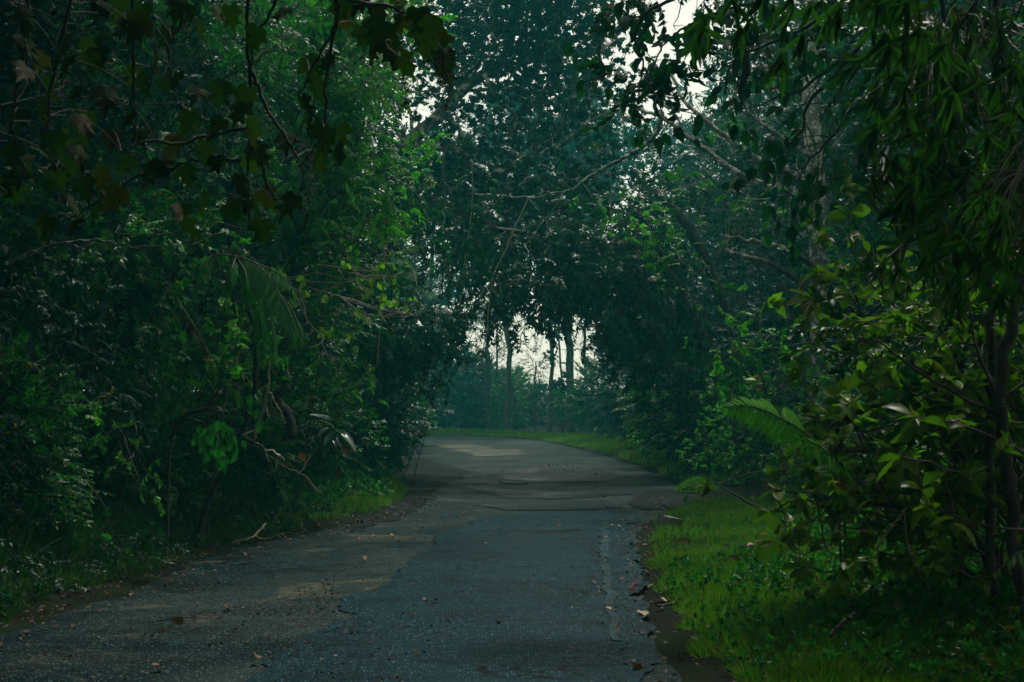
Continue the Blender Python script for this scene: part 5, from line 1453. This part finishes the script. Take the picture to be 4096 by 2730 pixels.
def blades(mb, q, h, rng, lean=.5, width=1.0, tint=None, sink=.01, toward=(0, 0)):
    z = ground_z(q[:, 0], q[:, 1]) - sink
    n = len(q)
    Y = np.column_stack([rng.normal(toward[0], lean, n), rng.normal(toward[1], lean, n), np.ones(n)])
    Z = rng.normal(0, 1, (n, 3)) + [0, -.4, .3]
    hh = h * rng.uniform(.5, 1.3, n) * (.6 + .8 * vnoise(q[:, 0], q[:, 1], .45, 77))
    tt = np.clip(vnoise(q[:, 0], q[:, 1], .8, 78) * .6 + rng.random(n) * .4, 0, 1) if tint is None else tint
    tt = np.where(rng.random(n) < .1, .98, np.minimum(tt, .92))
    leaves(mb, GRASS_BLADE, np.column_stack([q, z]), Y, Z, hh, 0, tt, width=width * (.1 / np.maximum(hh, .03)))


rng = np.random.default_rng(600)
rv = MB()
q = scatter(62000, (.9, 4.6), (6.5, 14), lambda x, y, dl, dr, on: (~on) & (dr < dl) & (dr > .02 + .25 * vnoise(x, y, .5, 80)) & (rng.random(len(x)) < 1.25 - dr * .3), rng)
blades(rv, q, .10, rng, .8, 1.5)
q = scatter(30000, (1.2, 6), (14, 21.5), lambda x, y, dl, dr, on: (~on) & (dr < dl) & (dr > .02 + .3 * vnoise(x, y, .5, 80)), rng)
blades(rv, q, .12, rng, .5, 1.4)
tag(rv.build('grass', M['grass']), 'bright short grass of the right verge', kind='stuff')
fv = MB()
q = scatter(26000, (-2, 7.2), (25.5, 66), lambda x, y, dl, dr, on: (~on) & (dr < dl) & (dr < 3.8) & (dr > .05), rng)
blades(fv, q, .12, rng, .5, 3.2, tint=rng.uniform(.3, .9, len(q)))
q = scatter(9000, (-26, 0), (64, 80), lambda x, y, dl, dr, on: (~on) & (dr < dl) & (dr < 3.5), rng)
blades(fv, q, .2, rng, .5, 6, tint=rng.uniform(0, .4, len(q)))
tag(fv.build('grass', M['grass']), 'smooth mown grass bank along the outside of the bend', kind='stuff')
lv = MB()
q = scatter(26000, (-5.2, -1.2), (16.5, 30), lambda x, y, dl, dr, on: (~on) & (dl < dr) & (dl < 1.6) & (dl > .05 + .25 * vnoise(x, y, .6, 81)), rng)
blades(lv, q, .13, rng, .5, 1.6)
tag(lv.build('grass', M['grass']), 'green grass tongue on the left verge before the bend', kind='stuff')
ld = MB()
q = scatter(44000, (-7, -2.3), (7.5, 17), lambda x, y, dl, dr, on: (~on) & (dl < dr) & (dl < 2.4) & (dl > .02 + .22 * vnoise(x, y, .5, 82)), rng)
blades(ld, q, .12, rng, .7, 1.3)
q = scatter(14000, (-7.5, -2.8), (8, 18), lambda x, y, dl, dr, on: (~on) & (dl < dr) & (dl < 2.6) & (dl > .7), rng)
blades(ld, q, .42, rng, .5, 1.6, toward=(.25, -.2))
q = scatter(14000, (-4, 1), (30, 62), lambda x, y, dl, dr, on: (~on) & (dl < dr) & (dl < 1.4) & (dl > .05), rng)
blades(ld, q, .16, rng, .5, 3)
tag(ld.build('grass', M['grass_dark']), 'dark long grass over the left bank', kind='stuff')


def cover(name, label, n, xr, yr, keep, kind, shape, L, k, m, seed, up=.9, h=.08):
    rng = np.random.default_rng(seed); q = scatter(n, xr, yr, keep, rng); z = ground_z(q[:, 0], q[:, 1])
    mb = MB(); put_sprays(mb, kind, np.column_stack([q, z + h * rng.uniform(-.2, 1.6, len(q))]), rng.normal(0, .6, (len(q), 3)) + [0, -.15, up], L, shape, rng, k, twig_r=.0025)
    return tag(mb.build(name, [m, M['twig']]), label, kind='stuff')


cover('weeds', 'dark leafy weeds over the lower right verge', 2300, (1.7, 5), (6.3, 12.5), lambda x, y, dl, dr, on: (~on) & (dr < dl) & (dr > .8 + 1.0 * vnoise(x, y, .7, 90) - .06 * (y - 6)) & (rng0.random(len(x)) < dr * .6), 'whorl', LEAF_MID, .15, .7, M['leaf_mid'], 610)
cover('weeds', 'sparse low weeds among the bright right grass', 900, (1, 4), (7.5, 21), lambda x, y, dl, dr, on: (~on) & (dr < dl) & (dr > .15) & (dr < 1.8) & (vnoise(x, y, .6, 91) > .5), 'whorl', LEAF_MID, .13, .6, M['leaf_mid'], 615, h=.04)
cover('weeds', 'taller weeds under the large-leaved shrubs', 900, (2.4, 6.5), (10, 20), lambda x, y, dl, dr, on: (~on) & (dr < dl) & (dr > 1.7), 'whorl', LEAF_MID, .26, .7, M['leaf_mid'], 611, h=.15)
cover('ground_cover', 'creeping small-leaved plants on the left bank', 2600, (-7, -2.2), (7.5, 19), lambda x, y, dl, dr, on: (~on) & (dl < dr) & (dl < 2.5) & (dl > .05 + .25 * vnoise(x, y, .5, 83)), 'alternate', LEAF_MID, .15, .8, M['leaf_dark'], 612, up=.4)  # leaf colour darkened in place of shade on the near left bank
cover('ground_cover', 'small plants along the foot of the left wall before the bend', 900, (-5, -1), (18, 34), lambda x, y, dl, dr, on: (~on) & (dl < dr) & (dl < 1.8) & (dl > .35), 'whorl', LEAF_MID, .24, .7, M['leaf_mid'], 613)
cover('undergrowth', 'dim undergrowth filling the left bank behind the grass', 1500, (-9, -3.2), (8, 22), lambda x, y, dl, dr, on: (~on) & (dl < dr) & (dl < 4) & (dl > 1.0), 'drooping', LEAF_MID, .3, .9, M['leaf_dark'], 614, h=.5)

# ---------------------------------------------------------------- litter
rng = np.random.default_rng(620)
LITTER = leaf_variants(LEAF_OVATE, M['dry_leaf'], rng, 6, 1.3, [.1, .3, .5, .7, .2, .6], warp=.3)
mb = MB()
q = np.vstack([scatter(1300, (-7, -1), (7.5, 30), lambda x, y, dl, dr, on: (dl < .45 + .35 * vnoise(x, y, .8, 95)) & (rng.random(len(x)) < 1.1 - dl * 1.5), rng),
               scatter(420, (.6, 3), (6.5, 22), lambda x, y, dl, dr, on: (dr < .45), rng), scatter(110, (-4, 3), (7, 26), lambda x, y, dl, dr, on: on, rng)])
z = np.where(road_info(q)[2], road_z(q[:, 0], q[:, 1]) + .012, ground_z(q[:, 0], q[:, 1]) + .02)
leaves(mb, LEAF_MID, np.column_stack([q, z + rng.uniform(0, .015, len(q))]), rng.normal(0, 1, (len(q), 3)) * [1, 1, .1], rng.normal(0, .25, (len(q), 3)) + [0, 0, 1], .05 * rng.uniform(.4, 1.3, len(q)), 0, rng.random(len(q)) * .62, width=1.2)
tag(mb.build('leaf_litter', M['dry_leaf']), 'dead brown leaves littering both road edges', kind='stuff')
mb = MB()
gate = lambda x, y: vnoise(x, y * .35, .55, 97) * .6 + vnoise(x, y * .3, .16, 98) * .4
q = scatter(2600, (-4, 1.6), (6.3, 13.5), lambda x, y, dl, dr, on: on & (gate(x, y) + (10.5 - y) * .03 > .62), rng)
q = np.vstack([q, scatter(700, (-3.5, 3), (15, 36), lambda x, y, dl, dr, on: on & (gate(x * .7, y * .5) > .62), rng)])
z = road_z(q[:, 0], q[:, 1]) + .012
leaves(mb, LEAF_LO, np.column_stack([q, z]), rng.normal(0, 1, (len(q), 3)) * [1, .6, .12], rng.normal(0, .5, (len(q), 3)) + [0, 0, 1], .022 * rng.uniform(.35, 1.4, len(q)) * np.sqrt(q[:, 1] / 9), 0, rng.random(len(q)) * .2, width=1.4)
tag(mb.build('debris', M['dry_leaf']), 'dark crumbs of mud and rotten leaf strewn over the road', kind='stuff')

ORG = leaf_variants(LEAF_OVATE, M['orange_leaf'], rng, 4, 1.3, warp=.3)
PNK = leaf_variants(LEAF_ROUND, M['pink'], rng, 2, 1.1, warp=.3)
PALE = leaf_variants(LEAF_OVATE, leaf_mat('tan_leaf', (.25, .19, .09), (.4, .3, .15), rough=.6, trans=.1, glow=(1, .8, .5)), rng, 4, 1.3, warp=.3)


def drop(px, py, mes, size, label, name='fallen_leaf', cat='fallen leaf', group=None, up=.012, tilt=.25):
    x, y = G(px, py); on = road_info([(x, y)])[2][0]
    z = (float(road_z(np.array([x]), np.array([y]))[0]) + .014) if on else gz(x, y) + .03
    o = link(name, mes[rng.integers(len(mes))], None, (x, y, z + up)); o.scale = (size, size, size)
    o.rotation_euler = (rng.normal(.1, tilt), rng.normal(0, tilt), rng.uniform(0, 6.28))
    return tag(o, label, cat, group)


K7 = lambda x, y: (.2125 * x, 432.5 + .2125 * y)
K8 = lambda x, y: (500 + .2227 * x, 432.5 + .2227 * y)
GO_ = 'orange and yellow leaves on the road'
for p, lab in [(K7(1370, 517), 'yellow leaf at the left road edge by the mossy stain'), (K7(1855, 493), 'small yellow leaf on the pale concrete left of the asphalt patch'), (K7(1700, 705), 'orange leaf on the tan concrete beside the asphalt patch edge'), (K7(1947, 878), 'tiny orange leaf alone on the asphalt patch near the picture centre'),
               (K7(2185, 387), 'orange leaf just above the top left corner of the asphalt patch'), (K7(1830, 388), 'orange leaf by the muddy left shoulder'), (K8(255, 420), 'bright orange leaf near the top edge of the asphalt patch'), (K8(552, 400), 'orange leaf just above the start of the sealed seam'),
               (K8(537, 427), 'orange leaf right of the sealed seam, the lower of two'), (K8(557, 856), 'cream leaf lying on the seam near the bottom'), (K8(405, 80), 'pale orange leaf at the edge of the far mown bank'), (K7(1960, 1057), 'rust coloured leaf low on the road near the bottom')]:
    drop(*p, ORG, .07 if p[1] < 540 else .04, lab, group=GO_)
for p, lab in [(K7(1715, 612), 'curled dark brown leaf on the tan concrete'), (K7(745, 990), 'large dark leaf in the left of the near road'), (K7(865, 925), 'upright dark leaf on the road above the large dark one'), (K7(720, 1140), 'dark leaf at the bottom edge left of centre'),
               (K7(1205, 1105), 'black curled leaf at the bottom, right of the other dark ones'), (K7(1055, 848), 'dark crumpled leaf near the middle of the old concrete'), (K8(590, 717), 'dark leaf between the seam and the pink petal'), (K8(655, 672), 'thin brown leaf on the right shoulder above the pink petal'),
               (K8(530, 915), 'dark leaf where the seam ends'), (K8(605, 1065), 'dark leaf at the lower right corner of the road'), (K8(700, 717), 'black leaf on the grass edge of the right shoulder')]:
    drop(*p, LITTER, .09, lab, group='dark wet leaves on the road', tilt=.5, up=.03)
drop(*K8(710, 602), PALE, .16, 'long tan leaf lying on the grass edge of the right verge', tilt=.15, up=.05)
drop(*K8(860, 548), LITTER, .2, 'large curled brown leaf in the right verge grass', tilt=.3, up=.05)
drop(*K8(1022, 637), LITTER, .16, 'rolled grey-brown leaf standing in the right verge grass', tilt=.8, up=.08)
drop(*K8(635, 820), PALE, .13, 'tan leaf on the right shoulder near the seam end', tilt=.12)
drop(*K8(690, 765), PALE, .12, 'pale brown leaf on the right shoulder above the tan one', tilt=.15)
drop(*K8(640, 529), LITTER, .13, 'brown leaf at the right shoulder beside the curled grass edge', tilt=.15)
drop(*K8(470, 803), PALE, .06, 'small pale leaf left of the sealed seam', tilt=.15)
drop(*K8(625, 694), PNK, .075, 'bright pink petal on the gritty right shoulder', 'fallen_petal', 'petal')
for p, lab in [(K8(1140, 578), 'small pink petal in the grass, leftmost of the row'), (K8(1175, 565), 'pink petal in the grass, middle of the row'), (K8(1200, 542), 'dusky pink petal in the grass, rightmost of the row')]:
    drop(*p, PNK, .07, lab, 'fallen_petal', 'petal', 'pink petals in the right verge', up=.1)

# small grey stone at the corner of the verge
import bmesh
bm = bmesh.new(); bmesh.ops.create_cube(bm, size=1.0)
bmesh.ops.subdivide_edges(bm, edges=bm.edges[:], cuts=3, use_grid_fill=True)
for v in bm.verts:
    v.co = v.co.lerp(v.co.normalized() * .62, .35) + Vector(rng.normal(0, .02, 3)); v.co.x *= .24; v.co.y *= .2; v.co.z *= .2
me = bpy.data.meshes.new('stone'); bm.to_mesh(me); bm.free()
sm, N, L = nodes('stone_grey'); b = N.new('ShaderNodeBsdfPrincipled'); b.inputs['Roughness'].default_value = .9
L.new(mixc(N, L, noise(N, L, 14, 5, .7, coords(N)), (.06, .06, .055), (.16, .16, .15)), b.inputs['Base Color']); L.new(b.outputs[0], N.new('ShaderNodeOutputMaterial').inputs[0]); me.materials.append(sm)
x, y = G(*K8(765, 440)); o = link('stone', me, None, (x, y, gz(x, y) + .05)); o.rotation_euler = (.1, .2, .6)
tag(o, 'small grey stone block sunk in the grass at the verge corner', 'stone')

# mossy mound by the side track
x, y = G(698, 494); mb = MB()
ang = np.linspace(0, 2 * np.pi, 28, endpoint=False); rings = np.linspace(0, 1, 9)
V = []
for r_ in rings:
    for a in ang:
        w = 1 + .1 * math.sin(3 * a + 1) + .06 * math.sin(7 * a)
        V.append([math.cos(a) * r_ * .42 * w, math.sin(a) * r_ * .5 * w, .27 * math.cos(r_ * math.pi / 2) ** .8 - .05 + float(vnoise(math.cos(a) * r_, math.sin(a) * r_, .12, 5)) * .03])
V = np.array(V); f = []
for i in range(8):
    for j in range(28): f.append([i * 28 + j, i * 28 + (j + 1) % 28, (i + 1) * 28 + (j + 1) % 28, (i + 1) * 28 + j])
base = np.array([x, y, gz(x, y)])
mb.add(V + base, f4=f)
t = thing('mossy_mound', 'low mossy green mound where the side track leaves on the right', 'mound', base)
mb.build('earth', bpy.data.materials['forest_soil'], t, base)
mb = MB(); k = rng.integers(0, len(V), 2600); pp = V[k] + rng.normal(0, .02, (2600, 3)) * [1, 1, .3] + base
leaves(mb, GRASS_BLADE, pp, rng.normal(0, .6, (2600, 3)) + [0, 0, 1], rng.normal(0, 1, (2600, 3)), .06, 0, rng.uniform(.3, .9, 2600), width=2.4)
mb.build('moss', M['grass'], t, base)['kind'] = 'stuff'


# ---------------------------------------------------------------- sticks and dead branches
def stick(pts, r0, r1, m, label, seed, kids=0, name='fallen_branch', cat='branch'):
    rng = np.random.default_rng(seed); pts = np.asarray(pts, float); mb = MB()
    limb(mb, pts, r0, r1, rng, sides=6, kids=kids, kid_len=.35, wob=.015, kid_depth=1, tips=[])
    return tag(mb.build(name, M[m], None, pts[0]), label, cat)


def onground(L, h=.04):
    out = []
    for i, (x, y) in enumerate(L):
        a, b = G(x, y); out.append([a, b, max(gz(a, b), 0) + h])
    return out


g7 = lambda L: [K7(*q) for q in L]
P = A([(*K7(1250, 432), 15.9), (*K7(1215, 468), 15.6), (*K7(1180, 495), 15.4), (*K7(1085, 522), 15.3)]); stick(P, .016, .008, 'twig_pale', 'white broken stick lying at the left road edge', 701, 2)
stick(A(g7([(1240, 95), (1330, 155), (1440, 210), (1480, 260), (1515, 290)]), 16.6), .014, .007, 'twig_pale', 'pale bare branch slanting down to the left verge', 702, 3)
stick(c4([(1690, 790), (1685, 930), (1680, 1020), (1650, 1150), (1610, 1260), (1590, 1360)], 15.6), .014, .024, 'twig_pale', 'pale forked dead stem hanging under the tree fern', 703, 3, 'dead_branch')
stick(c4([(1690, 1050), (1730, 1120), (1770, 1200), (1785, 1240)], 15.6), .012, .006, 'twig_pale', 'thin dead fork right of the pale dead stem', 704, 0, 'dead_branch')
stick(c4([(1600, 1370), (1650, 1410), (1700, 1420), (1760, 1455), (1780, 1480)], 15.8), .03, .02, 'bark_lichen', 'thick crooked dead branch at the bottom of the tangle', 705, 2, 'dead_branch')
stick(c4([(1400, 1260), (1480, 1290), (1560, 1350), (1650, 1400), (1680, 1500)], 15.5), .008, .02, 'twig', 'brown arched dead branch over the sapling', 706, 2, 'dead_branch')
stick(c4([(1780, 900), (1800, 1000), (1730, 1080), (1810, 1200), (1840, 1330)], 16.2), .05, .06, 'bark', 'rough brown trunk standing in the tangle behind the dead stems', 707, 4, 'dead_tree', 'dead tree')
stick(c4([(1470, 810), (1530, 930), (1570, 1000)], 15.8), .006, .004, 'twig_pale', 'fine dead twig above the sapling', 708, 1, 'dead_branch')
stick(c4([(1930, 1060), (1920, 1150), (1880, 1220)], 16.4), .008, .004, 'twig_pale', 'short pale twig left of the silvery plant', 709, 1, 'dead_branch')
stick(c4([(40, 240), (150, 190), (300, 135), (480, 103), (640, 98), (720, 108)], 11.5), .016, .009, 'bark_lichen', 'smooth grey bent cane arching across the dark left wall', 710, 0, 'bent_cane', 'cane')
g8 = lambda L: [K8(*q) for q in L]
stick(A(g8([(1830, 335), (1790, 385), (1745, 440), (1720, 480), (1690, 515)]), 9.3), .006, .009, 'twig_pale', 'pale thin dead twig leaning under the right shrubs', 711, 1, 'dead_branch')
stick(A(g8([(1610, 800), (1550, 850), (1480, 915)]), 8.1), .012, .016, 'twig', 'dark fallen stick leaning in the right weeds', 712, 0)
stick(A(g8([(900, 190), (960, 225), (1040, 270), (1150, 330)]), 14.5), .006, .014, 'twig', 'dark bare twig reaching left over the side track', 713, 2, 'dead_branch')
stick(onground(g8([(820, 770), (760, 790), (700, 800)]), .03), .008, .012, 'twig', 'dark stick lying on the right road edge', 714, 1)
stick(onground(g7([(330, 690), (430, 665), (560, 660)]), .05), .01, .014, 'twig', 'long dark stick at the left road edge in shade', 715, 0)
stick(onground(g8([(0, 233), (60, 236), (125, 232)]), .02), .012, .016, 'twig', 'dark stick lying on the mid road before the wet hollow', 716, 0)

# drop stock plants that were never used
for k, o in list(STOCK.items()):
    if k not in _placed:
        for ch in list(o.children): bpy.data.objects.remove(ch)
        bpy.data.objects.remove(o)
# ---------------------------------------------------------------- the misty air
hz = MB()
x0, x1, y0, y1, z0, z1 = -160, 160, -70, 195, -3.0, 24.0
hz.add([(x0, y0, z0), (x1, y0, z0), (x1, y1, z0), (x0, y1, z0), (x0, y0, z1), (x1, y0, z1), (x1, y1, z1), (x0, y1, z1)],
       f4=[(0, 3, 2, 1), (4, 5, 6, 7), (0, 1, 5, 4), (1, 2, 6, 5), (2, 3, 7, 6), (3, 0, 4, 7)])
hm, N, L = nodes('haze_air')
pv = N.new('ShaderNodeVolumePrincipled')
pv.inputs['Color'].default_value = (.08, .75, .78, 1)
pv.inputs['Density'].default_value = .002
pv.inputs['Anisotropy'].default_value = .3
L.new(pv.outputs[0], N.new('ShaderNodeOutputMaterial').inputs['Volume'])
hm.cycles.homogeneous_volume = True
tag(hz.build('haze', hm, smooth=False), 'thin blue-green morning haze filling the forest', kind='stuff')
